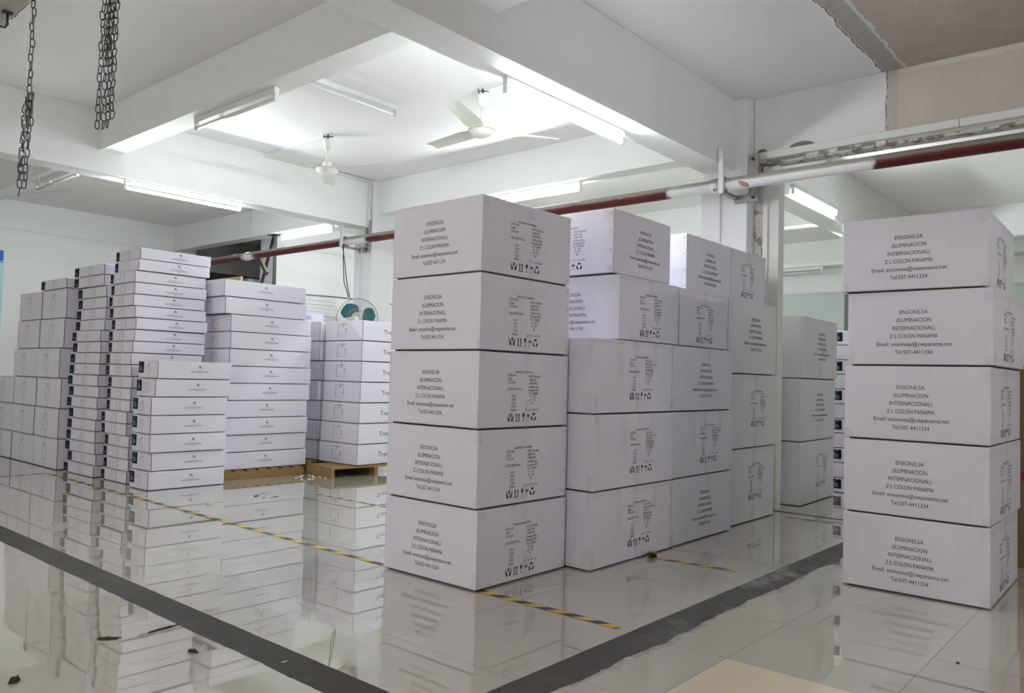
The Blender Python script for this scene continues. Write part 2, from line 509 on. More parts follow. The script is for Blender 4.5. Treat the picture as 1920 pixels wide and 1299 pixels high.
def add_lathe(bm, prof, n=24, mi=0, o=(0, 0, 0)):
    # profile of (radius, z)
    rings = []
    for r, z in prof:
        if r < 1e-5: rings.append([bm.verts.new((o[0], o[1], o[2] + z))])
        else: rings.append([bm.verts.new((o[0] + r * math.cos(2 * math.pi * k / n), o[1] + r * math.sin(2 * math.pi * k / n), o[2] + z)) for k in range(n)])
    for a, b in zip(rings, rings[1:]):
        for k in range(n):
            k2 = (k + 1) % n
            if len(a) == 1 and len(b) == 1: continue
            if len(a) == 1: f = bm.faces.new((a[0], b[k], b[k2]))
            elif len(b) == 1: f = bm.faces.new((a[k], a[k2], b[0]))
            else: f = bm.faces.new((a[k], a[k2], b[k2], b[k]))
            f.material_index = mi; f.smooth = True

def struct(name, bm, mats, label=None, **kw):
    o = new_obj(name, to_mesh(name, bm, mats, **kw))
    o['kind'] = 'structure'
    if label: o['label'] = label
    return o

def sbox(name, lo, hi, mat, label=None, bevel=0.0):
    bm = bmesh.new()
    add_box(bm, lo, hi, 0, bevel, 2)
    return struct(name, bm, [mat], label)

# ------------------------------------------------------------------ the room shell
ZC = 3.61
X0, X1, Y0, Y1 = -4.6, 14.3, -4.2, 13.72
sbox('floor', (X0 - .2, Y0 - .2, -0.15), (X1 + .2, 18.2, 0.0), 'floor', 'polished beige tile floor crossed by bare grey cement strips')
sbox('ceiling', (X0 - .2, Y0 - .2, ZC), (X1 + .2, 18.2, ZC + 0.15), 'ceiling', 'white painted slab with an unpainted bay at the right')
sbox('wall_left', (X0 - .2, Y0, 0.001), (X0, Y1, ZC - .001), 'wall')
sbox('wall_front', (X0, Y0 - .2, 0.001), (X1, Y0, ZC - .001), 'wall')
sbox('wall_right', (X1, Y0, 0.001), (X1 + .2, 18, ZC - .001), 'wall')
sbox('wall_back', (X0, Y1, 0.001), (7.02, Y1 + .25, ZC - .001), 'wall', 'white back wall behind the left stacks')
# white return wall that screens the dark store room
sbox('wall_store', (7.25, 11.50, 0.001), (X1 - .001, 11.94, ZC - .001), 'wall', 'bright white wall behind the fan')
bm = bmesh.new()
add_box(bm, (7.0, 17.8, .001), (X1, 18.0, ZC - .001))
add_box(bm, (6.8, Y1 + .26, .001), (7.0, 18.0, ZC - .001))
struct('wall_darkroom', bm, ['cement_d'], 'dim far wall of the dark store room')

# beams: main beams run along x, secondary beams along y
def beam(lo, hi, label):
    return sbox('ceiling_beam', lo, hi, 'wall', label)
e = 0.002
beam((X0, 3.06, 2.973), (6.60, 3.33, ZC - e), 'deep white main beam over the central stacks')
beam((6.81, 3.06, 2.973), (X1, 3.33, ZC - e), 'deep white main beam beyond the doorway')
beam((X0, 8.11, 2.99), (6.60, 8.38, ZC - e), 'deep white main beam over the left stacks')
beam((6.81, 8.11, 2.99), (X1, 8.38, ZC - e), 'deep white main beam in the far room')
beam((X0, -2.0, 2.973), (X1, -1.73, ZC - e), 'white main beam behind the viewer')
for xa, xb, zz, nm in ((-0.42, -0.21, 3.21, 'leftmost'), (3.12, 3.33, 3.21, 'left'), (6.60, 6.81, 3.18, 'middle'), (10.15, 10.36, 3.17, 'far'), (13.8, 14.02, 3.17, 'farthest')):
    if xa == 6.60:
        ys = ((3.331, 8.109), (8.381, Y1 - e))
    else:
        ys = ((3.331, 8.109), (8.381, Y1 - e if xa < 7 else 11.499)) + (() if xa == 10.15 else ((-1.729, 3.059),))
    for ya, yb in ys:
        beam((xa, ya, zz), (xb, yb, ZC - e), 'shallow white cross beam, %s row' % nm)

beam((12.35, -1.729, 3.17), (12.56, 3.059, ZC - e), 'shallow white cross beam in the room beyond the opening')
# pillars standing on the beam line
sbox('pillar', (6.50, 2.93, 0.001), (6.84, 3.37, ZC - e), 'wall_lav', 'white square pillar behind the central cartons', 0.006)
sbox('pillar', (6.50, 8.06, 0.001), (6.84, 8.42, ZC - e), 'wall_lav', 'white square pillar behind the desk fan', 0.006)
# lintel above the doorway
bm = bmesh.new()
add_box(bm, (6.62, Y0, 3.03), (6.82, 2.925, ZC - e))
struct('wall_lintel', bm, ['lintel'], 'wall above the opening, half white and half bare beige plaster')
bm = bmesh.new()
N = 90
random.seed(3)
for i in range(N):
    ya = 2.90 - (2.90 + 2.0) * i / N
    yb = 2.90 - (2.90 + 2.0) * (i + 1) / N
    z = 3.03 - 0.012 - random.random() * 0.012
    add_box(bm, (6.625, yb, z), (6.70 + random.random() * 0.015, ya, 3.031))
struct('trim_1', bm, ['plaster'], 'ragged plaster edge under the wall above the opening')
# jamb of the doorway: bare plaster strip and pale metal frame
bm = bmesh.new()
add_box(bm, (6.64, 2.84, 0.001), (6.80, 2.928, 3.03))
struct('trim_2', bm, ['plaster'], 'bare chipped plaster strip beside the pillar')
bm = bmesh.new()
add_box(bm, (6.63, 2.80, 0.001), (6.66, 2.84, 3.0))
add_box(bm, (6.66, 2.71, 0.001), (6.78, 2.839, 3.0))
struct('door_1', bm, ['white_metal'], 'pale metal door jamb beside the pillar')

# ledges on the back wall
bm = bmesh.new()
add_box(bm, (X0, Y1 - .03, 3.165), (6.98, Y1 - .0005, 3.20))
add_box(bm, (X0, Y1 - .012, 2.965), (6.98, Y1 - .0005, 2.975))
add_box(bm, (6.78, Y1 - .06, 3.17), (6.86, Y1 - .0005, 3.60))
struct('trim_3', bm, ['wall'], 'thin ledge lines along the back wall')
bm = bmesh.new()
add_box(bm, (7.26, 11.46, 3.17), (13.7, 11.4995, 3.215))
struct('trim_4', bm, ['white_metal'], 'cream conduit line on the white wall')
# far wall band
bm = bmesh.new()
add_box(bm, (14.27, Y0 + .01, 2.72), (14.2995, 11.49, 2.76))
add_box(bm, (14.285, Y0 + .01, 0.01), (14.2993, 11.49, 2.72))
struct('trim_5', bm, [simple('pale_green_wainscot_paint', (0.55, 0.60, 0.58), 0.4, 0.4)], 'pale green lower band of the far wall')

# ------------------------------------------------------------------ tube lights
def tube_light(name_label, x, y, z, length, axis, lit, group=None, glow='lit'):
    """fixture hung under z (its top) centred on x, y"""
    root = bpy.data.objects.new('tube_light', None)
    C.objects.link(root)
    root.location = (x, y, z)
    if axis == 'y': root.rotation_euler = (0, 0, math.pi / 2)
    tag(root, name_label, 'light', group)
    h = length / 2
    bm = bmesh.new()
    add_box(bm, (-h, -0.022, -0.048), (h, 0.022, 0.0), 0, 0.003)
    new_obj('housing', to_mesh('housing', bm, ['white_metal']), root)
    for s in (-1, 1):
        bm = bmesh.new()
        add_box(bm, (s * (h - 0.012) - 0.012, -0.016, -0.104), (s * (h - 0.012) + 0.012, 0.016, -0.049), 0, 0.004, 2)
        new_obj('lamp_holder', to_mesh('lamp_holder', bm, ['white_plastic']), root)
    bm = bmesh.new()
    add_tube(bm, [(-h + 0.025, 0, -0.086), (h - 0.025, 0, -0.086)], 0.0155, 16)
    tb = new_obj('tube', to_mesh('tube', bm, [glow if lit else 'unlit']), root)
    if not lit:
        bm = bmesh.new()
        add_box(bm, (h * 0.3 - 0.012, -0.014, -0.066), (h * 0.3 + 0.012, 0.014, -0.049), 0, 0.003)
        new_obj('starter', to_mesh('starter', bm, ['white_plastic']), root)
    return root

tube_light('lit fluorescent tube under the main beam, right of the nearer ceiling fan', 4.31, 3.25, 2.972, 1.36, 'x', True)
tube_light('lit fluorescent tube under the beam above the left stacks', 4.04, 8.17, 2.989, 1.30, 'x', True)
tube_light('unlit fluorescent tube under the left cross beam', 3.22, 5.78, 3.209, 1.22, 'y', False)
tube_light('unlit fluorescent tube under the beam at the far left', 3.24, 9.58, 3.209, 1.22, 'y', False)
tube_light('unlit fluorescent tube fixed flat on the ceiling between beams', 4.16, 5.65, 3.609, 1.26, 'x', False)
tube_light('lit fluorescent tube partly hidden behind the central stack top', 6.70, 5.52, 3.179, 1.30, 'y', True)
tube_light('lit fluorescent tube just above the red pipe, left of the far pillar', 6.70, 9.82, 3.179, 1.30, 'y', True)
tube_light('lit fluorescent tube in the far room right of the nearer pillar', 8.46, 3.0375, 3.12, 1.30, 'x', True)
tube_light('lit fluorescent tube end just above the right stack corner', 10.65, 3.24, 2.972, 1.30, 'x', True)
tube_light('unlit fluorescent tube on the far wall beam', 13.91, 5.45, 3.169, 1.20, 'y', False)
# tubes out of view; those labelled fill are added to brighten carton faces
tube_light('added fluorescent fill tube on the ceiling left of the viewer', -1.6, 1.0, 3.609, 1.30, 'y', True, glow='lit_warm')
tube_light('added fluorescent fill tube on the ceiling far left of the viewer', -3.2, 1.4, 3.609, 1.30, 'y', True, glow='lit_warm')
tube_light('fluorescent tube on the beam behind and right of the viewer', 4.4, -1.86, 2.972, 1.30, 'x', True, glow='lit_warm')
tube_light('added fluorescent fill tube on the main beam left of the viewer', -1.4, 3.19, 2.972, 1.30, 'x', True, glow='lit_warm')
tube_light('added fluorescent fill tube on the ceiling of the far left bay', -2.9, 6.8, 3.609, 1.30, 'y', True, glow='lit_warm')
tube_light('added fluorescent fill tube on the ceiling left of the aisle', -1.5, 5.2, 3.609, 1.30, 'y', True, glow='lit_warm')
tube_light('added fluorescent fill tube in the far left bay', -2.2, 8.2, 2.989, 1.30, 'x', True)
tube_light('fluorescent tube in the far bay', 11.0, 8.2, 2.989, 1.30, 'x', True)

# ------------------------------------------------------------------ text
_txt = {}
def text_geo(s):
    if s in _txt: return _txt[s]
    cu = bpy.data.curves.new('t', 'FONT')
    cu.body = s
    cu.resolution_u = 3
    ob = bpy.data.objects.new('t', cu)
    C.objects.link(ob)
    dg = bpy.context.evaluated_depsgraph_get()
    me = bpy.data.meshes.new_from_object(ob.evaluated_get(dg))
    vs = [(v.co.x, v.co.y) for v in me.vertices]
    fs = [tuple(p.vertices) for p in me.polygons]
    bpy.data.objects.remove(ob)
    bpy.data.curves.remove(cu)
    bpy.data.meshes.remove(me)
    xa = min(v[0] for v in vs); xb = max(v[0] for v in vs)
    vs = [(v[0] - xa, v[1]) for v in vs]
    _txt[s] = (vs, fs, xb - xa)
    return _txt[s]
CAP = 0.729
def T(s, x, y, cap, width=None, align='L', mi=1, rot=0):
    """2D print: string with left/centre x, baseline y, cap height, fitted to width"""
    vs, fs, w0 = text_geo(s)
    sy = cap / CAP
    sx = (width / w0) if width else sy
    ww = w0 * sx
    ox = x - (ww / 2 if align == 'C' else 0)
    return ([(ox + a * sx, y + b * sy) for a, b in vs], fs, mi)
def P(poly, mi=1):
    return (list(poly), [tuple(range(len(poly)))], mi)
def R(x0, y0, x1, y1, mi=1):
    return P([(x0, y0), (x1, y0), (x1, y1), (x0, y1)], mi)

def address(cx, ybase, k=1.0, kw=1.0):
    rows = [('ENSONS,SA', 0.267, 0.136), ('(ILUMINACION', 0.224, 0.168), ('INTERNACIONAL)', 0.181, 0.205),
            ('Z L COLON PANAMA', 0.138, 0.232), ('Email: ensonssa@cwpanama.net', 0.095, 0.365), ('Tel:507-4411334', 0.052, 0.180)]
    return [T(s, cx, ybase + y * k, 0.0225 * k, wd * k * kw, 'C') for s, y, wd in rows]

def icons(x, y, k=1.0, kw=1.0):
    out = []
    def A(poly, dx):
        out.append(P([(x + (dx + a) * k * kw, y + b * k) for a, b in poly]))
    # hands holding a box
    A([(.022, .034), (.030, .041), (.022, .048), (.014, .041)][::-1] and [(.028, .031), (.036, .038), (.028, .045), (.020, .038)], 0)
    A([(.018, .036), (.018, .028), (.027, .019), (.027, .029)], 0)
    A([(.029, .029), (.029, .019), (.038, .028), (.038, .036)], 0)
    for s in (1, -1):
        f = lambda a: a if s == 1 else 0.056 - a
        A([(f(.003), .040), (f(.003), .020), (f(.006), .017), (f(.008), .028), (f(.007), .040)], 0)
        A([(f(.006), .017), (f(.008), .000), (f(.022), .000), (f(.022), .012), (f(.012), .024), (f(.009), .026)], 0)
    # this way up
    for dx in (.070, .092):
        A([(.003, .005), (.010, .005), (.010, .034), (.003, .034)], dx)
        A([(-.002, .033), (.015, .033), (.0065, .043)], dx)
    A([(0, -.002), (.043, -.002), (.043, .002), (0, .002)], .065)
    # fragile glass
    A([(0, .042), (.001, .028), (.006, .019), (.013, .019), (.018, .028), (.019, .042)], .126)
    A([(.0082, .003), (.0108, .003), (.0108, .020), (.0082, .020)], .126)
    A([(.003, .000), (.016, .000), (.016, .003), (.003, .003)], .126)
    # umbrella
    A([(0, .022), (.003, .029), (.008, .034), (.015, .036), (.022, .034), (.027, .029), (.030, .022), (.0225, .024), (.015, .022), (.0075, .024)], .162)
    A([(.0138, .002), (.0162, .002), (.0162, .023), (.0138, .023)], .162)
    A([(.009, .000), (.0162, .000), (.0162, .003), (.009, .003)], .162)
    # recycling
    cx_, cy_ = .018, .020
    for q in range(3):
        a0 = math.radians(90 + 120 * q)
        pts = []
        for da, rr in ((-44, .022), (-15, .0235), (15, .0235), (38, .022), (38, .012), (0, .0135), (-44, .012)):
            an = a0 + math.radians(da)
            pts.append((cx_ + rr * math.cos(an), cy_ + rr * math.sin(an)))
        A(pts, .205)
    return out

def item_print(x, y, k=1.0, kw=1.0, var=0):
    """x,y: lower left of the whole block (0.275 x 0.27)"""
    c = 0.0125 * k
    X = lambda v: x + v * k * kw
    Y = lambda v: y + v * k
    rows = [('EQUINOX LIGHTING', .062, .258, .150), ('ITEM NO.', 0, .240, .072), ('SIZE', 0, .220, .038), ('COLOR', 0, .202, .062),
            ('DESCRIPTION', 0, .166, .115), ('N.W', .037, .130, .030), ('G.W', .037, .111, .033), ('QTY', .037, .092, .033),
            ('C/NO', .034, .073, .040), ('MEAS', .031, .054, .044)]
    if var == 0:
        rows += [('MX7128-600', .176, .236, .098), ('D60*H31', .180, .217, .065), ('CHROME', .176, .199, .072), ('Ceiling lamp', .176, .180, .090),
                 ('Wattage:40W', .172, .161, .096), ('CCT 3000K', .176, .143, .084), ('8', .190, .126, .008), ('KG', .216, .126, .022),
                 ('8.5', .186, .108, .018), ('KG', .216, .108, .022), ('1', .208, .090, .007), ('71 X 71 X 41 CM', .152, .054, .118)]
    else:
        rows += [('MX7135-80', .176, .236, .080), ('D80+D60+D40+20', .176, .217, .135), ('CHROME', .176, .199, .072),
                 ('Wattage:120W', .172, .161, .100), ('CCT 4000K', .176, .143, .084), ('9', .190, .126, .008), ('KG', .216, .126, .022),
                 ('11', .188, .108, .012), ('KG', .216, .108, .022), ('1', .208, .090, .007), ('91 X 91 X 44 CM', .152, .054, .118)]
    out = [T(s, X(a), Y(b), c, wd * k * kw) for s, a, b, wd in rows]
    if var:
        out.append(R(X(.172), Y(.176), X(.272), Y(.194), 4))
        out.append(T('Pendant Lamp', X(.176), Y(.180), c, .090 * k * kw, mi=5))
    out += icons(x + .004 * k * kw, y, k, kw)
    return out

def tiny_block(cx, y, wd, ht, seed=1):
    """the small block of stock marks whose characters are too small to read"""
    rs = random.Random(seed)
    out = []
    x0 = cx - wd / 2
    # arrow, code cluster, fork
    out.append(R(x0, y + ht * .86, x0 + wd * .04, y + ht))
    out.append(P([(x0 - wd * .05, y + ht * .95), (x0 + wd * .09, y + ht * .95), (x0 + wd * .02, y + ht * 1.02)]))
    for r in range(3):
        for i in range(5):
            if rs.random() < .8:
                xx = x0 + wd * (.2 + .12 * i)
                out.append(R(xx, y + ht * (.86 + .05 * r), xx + wd * .08, y + ht * (.89 + .05 * r)))
    out.append(R(x0 + wd * .85, y + ht * .86, x0 + wd * .88, y + ht))
    out.append(R(x0 + wd * .80, y + ht * .97, x0 + wd * .95, y + ht))
    for i in range(6):
        xx = x0 + wd * (.0 + .11 * i)
        if i != 3: out.append(R(xx, y + ht * .74, xx + wd * .09, y + ht * .775))
    for r in range(5):
        yy = y + ht * (.60 - r * .115)
        out.append(R(x0 - wd * .02, yy, x0 + wd * .12, yy + ht * .045))
        if r > 1: out.append(R(x0 + wd * .42, yy, x0 + wd * .47, yy + ht * .04))
        if r < 4: out.append(R(x0 + wd * .82, yy, x0 + wd * .97, yy + ht * .05))
    for i in range(7):
        xx = x0 + wd * (-.04 + .145 * i)
        out.append(R(xx, y, xx + wd * (.12 if i in (0, 6) else .06), y + ht * .045))
    return [(a, b, 7) for a, b, c in out]

def brand(cx, cy, k=1.0):
    out = []
    def A(poly): out.append(P([(cx + a * k * .8, cy + (.006 + b * .8 if b > .015 else b) * k) for a, b in poly]))
    A([(-.016, .052), (-.010, .056), (.018, .032), (.012, .028)])
    A([(.014, .056), (.018, .052), (-.012, .026), (-.017, .030)])
    A([(-.010, .040), (.004, .048), (.008, .042), (-.006, .034)])
    A([(.012, .022), (.020, .022), (.020, .030), (.012, .030)])
    for i in range(7):
        a = -.036 + i * .012
        A([(a - .002, .010), (a + .002, .010), (a + .002, .014), (a - .002, .014)])
    out.append(T('KOTZIMODAVOU', cx, cy - .014 * k, .0165 * k, .165 * k, 'C'))
    for i in range(3):
        a = -.012 + i * .012
        A([(a - .002, -.026), (a + .002, -.026), (a + .002, -.022), (a - .002, -.022)])
    return out

def staples(xs, h, n, sx=0.0055):
    out = []
    for i in range(n):
        zc = h * (0.08 + 0.84 * i / (n - 1))
        for a, b, c, d in (((-1, 0, 0, 1.2)), ((0, 1.2, 1, 0)), ((1, 0, 0, -1.2)), ((0, -1.2, -1, 0))):
            p0 = Vector((xs + a * sx, zc + b * sx)); p1 = Vector((xs + c * sx, zc + d * sx))
            dd = (p1 - p0); nn = Vector((-dd.y, dd.x)).normalized() * 0.0009
            out.append(P([tuple(p0 - nn), tuple(p1 - nn), tuple(p1 + nn), tuple(p0 + nn)], 2))
    return out

# ------------------------------------------------------------------ cartons
def bulge(w, d, h, amp):
    def f(p, n):
        if n == 'Y':
            k = math.sin(math.pi * min(max(p.x / w, 0), 1)) * math.sin(math.pi * min(max(p.z / h, 0), 1))
            return Vector((0, -amp * k, 0))
        if n == 'X':
            k = math.sin(math.pi * min(max(p.y / d, 0), 1)) * math.sin(math.pi * min(max(p.z / h, 0), 1))
            return Vector((-amp * k, 0, 0))
        return Vector((0, 0, 0))
    return f

def carton_body(name, w, d, h, mat='carton', px=(), py=(), amp=0.004, seed=0, bev=0.004):
    """px: prints on the -x side (u runs from the far end to the near corner); py: prints on the -y side"""
    rs = random.Random(seed)
    bm = bmesh.new()
    h -= 0.0010
    gp = 0.008 if h > .2 else 0.006
    add_box(bm, (0, 0, gp), (w, d, h), 0, bev, 2)
    long = [e_ for e_ in bm.edges if e_.calc_length() > min(w, d, h) * 0.5]
    bmesh.ops.subdivide_edges(bm, edges=long, cuts=5, use_grid_fill=True)
    f = bulge(w, d, h, amp)
    for v in bm.verts:
        c = v.co.copy()
        o = Vector((0, 0, 0))
        if c.y < 1e-5: o += f(c, 'Y')
        elif c.y > d - 1e-5: o -= f(c, 'Y')
        if c.x < 1e-5: o += f(c, 'X')
        elif c.x > w - 1e-5: o -= f(c, 'X')
        # soft corrugated top edge, sagging a little between the corners
        if c.z > h - 0.006 and bev < c.x < w - bev:
            o.z -= rs.random() * 0.0022
        v.co = c + o
    add_box(bm, (.02, .02, 0), (w - .02, d - .02, gp + .003), 6)
    # slab above: cardboard brown, darkened to paint shade into the carton seams
    for sset, side in ((px, 'X'), (py, 'Y')):
        for vs, fs, mi in sset:
            nv = []
            for a, b in vs:
                if side == 'Y':
                    c = Vector((a, -0.0007, b)); c += f(Vector((a, 0, b)), 'Y')
                else:
                    c = Vector((-0.0007, d - a, b)); c += f(Vector((0, d - a, b)), 'X')
                if mi == 5: c += Vector((-.0004 if side == 'X' else 0, -.0004 if side == 'Y' else 0, 0))
                nv.append(bm.verts.new(c))
            for q in fs:
                try:
                    fc = bm.faces.new([nv[i] for i in q])
                    fc.material_index = 1 if mi == 5 else (5 if mi == 7 else mi)
                except ValueError:
                    pass
    return to_mesh(name, bm, [mat, 'ink', 'staple', 'blue_ink', STICK, 'grey_ink', 'edge'])

STICK = simple('yellowed_correction_strip', (0.62, 0.62, 0.46), 0.5, 0.3)

def crinkle(bm, side, u0, v0, u1, v1, w, d, h, amp, off=0.0016, rs=random, nu=3, nv=6):
    f = bulge(w, d, h, amp)
    grid = []
    for j in range(nv + 1):
        row = []
        for i in range(nu + 1):
            u = u0 + (u1 - u0) * i / nu
            v = v0 + (v1 - v0) * j / nv
            if j in (0, nv): u += rs.uniform(-.002, .002); v += rs.uniform(-.003, .003)
            o = off + rs.random() * 0.0012
            if side == 'Y': c = Vector((u, -o, v)) + f(Vector((u, 0, v)), 'Y')
            else: c = Vector((-o, d - u, v)) + f(Vector((0, d - u, v)), 'X')
            row.append(bm.verts.new(c))
        grid.append(row)
    for j in range(nv):
        for i in range(nu):
            bm.faces.new((grid[j][i], grid[j][i + 1], grid[j + 1][i + 1], grid[j + 1][i]))

def tape_mesh(name, w, d, h, strips, amp=0.004, seed=1):
    rs = random.Random(seed)
    out = []
    for side, u0, v0, u1, v1 in strips:
        bm = bmesh.new()
        crinkle(bm, side, u0, v0, u1, v1, w, d, h, amp, rs=rs)
        out.append(to_mesh(name, bm, ['tape']))
    return out

ORD = ['bottom', 'second', 'third', 'fourth', 'fifth', 'sixth', 'seventh', 'eighth', 'ninth', 'tenth', 'eleventh', 'twelfth',
       'thirteenth', 'fourteenth', 'fifteenth', 'sixteenth', 'seventeenth', 'eighteenth', 'nineteenth', 'twentieth']
def ordn(i, n):
    if i == n - 1: return 'topmost'
    return ORD[i] if i == 0 else ORD[i] + ' from the floor'

def carton(body, tapes, loc, rotz, label, group, extra=(), name='shipping_carton'):
    o = new_obj(name, body, None, loc, rotz)
    tag(o, label, 'carton', group)
    for nm, mes in tapes:
        for me in mes:
            new_obj(nm, me, o)
    for nm, me in extra:
        new_obj(nm, me, o)
    return o

# -- lamp cartons: address on the left side, item data on the right side
LW, LD, LH = 0.745, 0.70, 0.4046
def lamp_prints(w):
    k = w / 0.76
    return item_print(.222 * k, .038, 1.0, k, 0)
body_lamp = carton_body('lamp_carton_body', LW, LD, LH, 'carton', address(.345, .012), lamp_prints(LW) + staples(LW - .022, LH, 4), 0.004, 2)
body_lamp_w = carton_body('wide_lamp_carton_body', .87, LD, LH, 'carton', address(.335, .012), lamp_prints(.87), 0.004, 3)
tape_lamp = tape_mesh('tape_a', LW, LD, LH, [('Y', .355, .30, .40, LH - .004), ('Y', .352, .004, .397, .10), ('Y', .0, LH - .07, .03, LH - .004), ('X', LD - .02, LH - .08, LD, LH - .006), ('X', LD - .018, .004, LD, .06)], seed=4)
tape_lamp2 = tape_mesh('tape_b', LW, LD, LH, [('Y', .36, .33, .405, LH - .004), ('Y', .36, .004, .405, .15), ('Y', .0, LH - .05, .05, LH - .004), ('X', LD - .03, .004, LD, .09), ('X', .0, .004, .012, LH - .01)], seed=5)
tape_lamp_w = tape_mesh('tape_c', .87, LD, LH, [('Y', .39, .004, .435, LH - .004), ('Y', .0, LH - .045, .87, LH - .003), ('Y', .0, .004, .06, .07), ('X', LD - .04, LH - .07, LD, LH - .006), ('X', 0, .004, .03, .06), ('X', LD - .035, .004, LD, .06)], seed=6)

# nearest stack
near = [(2.920, 2.718, 0.3), (2.920, 2.729, -0.3), (2.921, 2.736, -0.6), (2.923, 2.740, -0.7), (2.926, 2.746, -0.9)]
for i, (x, y, a) in enumerate(near):
    carton(body_lamp, [('packing_tape', tape_lamp if i % 2 else tape_lamp2)], (x, y, i * LH), math.radians(a),
           'white lamp carton in the nearest central stack of five, %s' % ordn(i, 5), 'lamp cartons in the nearest stack')
# right stack
rg = [(4.51, .747, .6), (4.51, .750, -.5), (4.51, .747, -.1), (4.51, .736, -.6), (4.51, .760, 1.1)]
for i, (x, y, a) in enumerate(rg):
    carton(body_lamp_w, [('packing_tape', tape_lamp_w)], (x, y, i * .399), math.radians(a),
           'white lamp carton in the stack of five at the right, %s' % ordn(i, 5), 'lamp cartons in the right stack').scale = (1, 1, .399 / LH)

# -- large pendant cartons of the middle wall
BW, BD, BH = 0.900, 0.66, 0.441
def vt(x, v0, v1, w_=.045): return ('Y', x, v0, x + w_, v1)
b_item = carton_body('pendant_carton_item_body', BW, BD, BH, 'carton', (), item_print(.375, .085, .98, 1.05, 1) + staples(BW - .018, BH, 4), .004, 7)
b_addr = carton_body('pendant_carton_address_body', BW, BD, BH, 'carton', (), address(.47, .045, 1.0, 1.0) + staples(BW - .012, BH, 4), .004, 8)
t_item = tape_mesh('tape_d', BW, BD, BH, [vt(.26, .22, BH - .004), vt(.43, .22, BH - .004), vt(.66, .28, BH - .004), vt(.45, .004, .12), ('Y', 0, .004, .04, .10), ('Y', 0, BH - .03, BW, BH - .004), ('X', BD - .07, .004, BD, .12), ('X', BD - .035, BH - .1, BD, BH - .004)], seed=9)
t_item2 = tape_mesh('tape_e', BW, BD, BH, [vt(.30, .20, BH - .004), vt(.46, .10, BH - .004), vt(.62, .22, BH - .004), vt(.45, .004, .10), ('Y', 0, BH - .05, .05, BH - .004), ('X', BD - .04, .004, BD, .10)], seed=10)
t_addr = tape_mesh('tape_f', BW, BD, BH, [vt(.0, .004, .10, .03), ('Y', 0, BH - .03, .03, BH - .004), vt(.5, .36, BH - .004, .04)], seed=11)
colA = [(3.684, 2.556, .0), (3.686, 2.552, -.2), (3.684, 2.560, .3)]
for i, (x, y, a) in enumerate(colA):
    carton(b_item, [('packing_tape', (t_item, t_item2, t_item)[i])], (x, y, i * BH), math.radians(a),
           'wide white carton with item data behind the nearest stack, %s row' % ('bottom', 'middle', 'third')[i], 'wide pendant lamp cartons')
colB = [(4.600, 2.563, .4, b_addr, t_addr, 'address'), (4.600, 2.560, .3, b_item, t_item, 'item data'), (4.598, 2.570, .2, b_addr, t_addr, 'address')]
for i, (x, y, a, b, t_, wd) in enumerate(colB):
    carton(b, [('packing_tape', t_)], (x, y, i * BH), math.radians(a),
           'wide white carton with printed %s, second column of the middle wall, %s row' % (wd, ('bottom', 'middle', 'third')[i]), 'wide pendant lamp cartons')
# upper four and the fifth
LR_b = carton_body('lamp_carton_turned_body', .70, .775, LH, 'carton', item_print(.30, .040, 1.0, 1.0, 0) + staples(.775 - .018, LH, 4, .008), address(.375, .02), .004, 12)
LR_c = carton_body('lamp_carton_turned_plain_body', .70, .70, LH, 'carton', staples(.70 - .018, LH, 4, .008), address(.36, .012), .004, 13)
L2 = carton_body('lamp_carton_short_body', .745, .70, LH, 'carton', address(.345, .012), item_print(.235, .038, 1.0, 1.0, 0) + staples(.745 - .018, LH, 4), .004, 14)
L3 = carton_body('lamp_carton_small_body', .66, .70, LH, 'carton', (), item_print(.185, .038, 1.0, .9, 0) + staples(.66 - .015, LH, 4), .004, 15)
tL2 = tape_mesh('tape_g', .745, .70, LH, [vt(.35, .31, LH - .004), ('Y', .12, .008, .4, .03), ('Y', .0, LH - .03, .745, LH - .004)], seed=16)
tLr = tape_mesh('tape_h', .70, .775, LH, [('X', .70, LH - .08, .775, LH - .006), ('X', .735, .01, .775, .06), ('Y', 0, .004, .02, LH - .004)], seed=17)
tLrc = tape_mesh('tape_hh', .70, .70, LH, [('X', .62, LH - .08, .70, LH - .006), ('Y', 0, .004, .02, LH - .004)], seed=17)
z3 = 3 * BH
carton(L2, [('packing_tape', tL2)], (4.018, 2.615, z3 + .001), math.radians(.6), 'white lamp carton with a scratched corner, on the wide cartons right of the nearest stack', 'lamp cartons on the middle wall')
carton(L2, [('packing_tape', tL2)], (4.782, 2.625, z3 + .001), math.radians(.3), 'white lamp carton right of the scratched one, second layer from top', 'lamp cartons on the middle wall')
carton(LR_b, [('packing_tape', tLr)], (3.995, 2.655, z3 + LH + .002), math.radians(.2), 'topmost white carton behind the nearest stack, address facing right', 'lamp cartons on the middle wall')
carton(LR_c, [('packing_tape', tLrc)], (4.965, 2.68, z3 + LH + .002), math.radians(.1), 'topmost white address carton in front of the pillar, with stapled edge', 'lamp cartons on the middle wall')
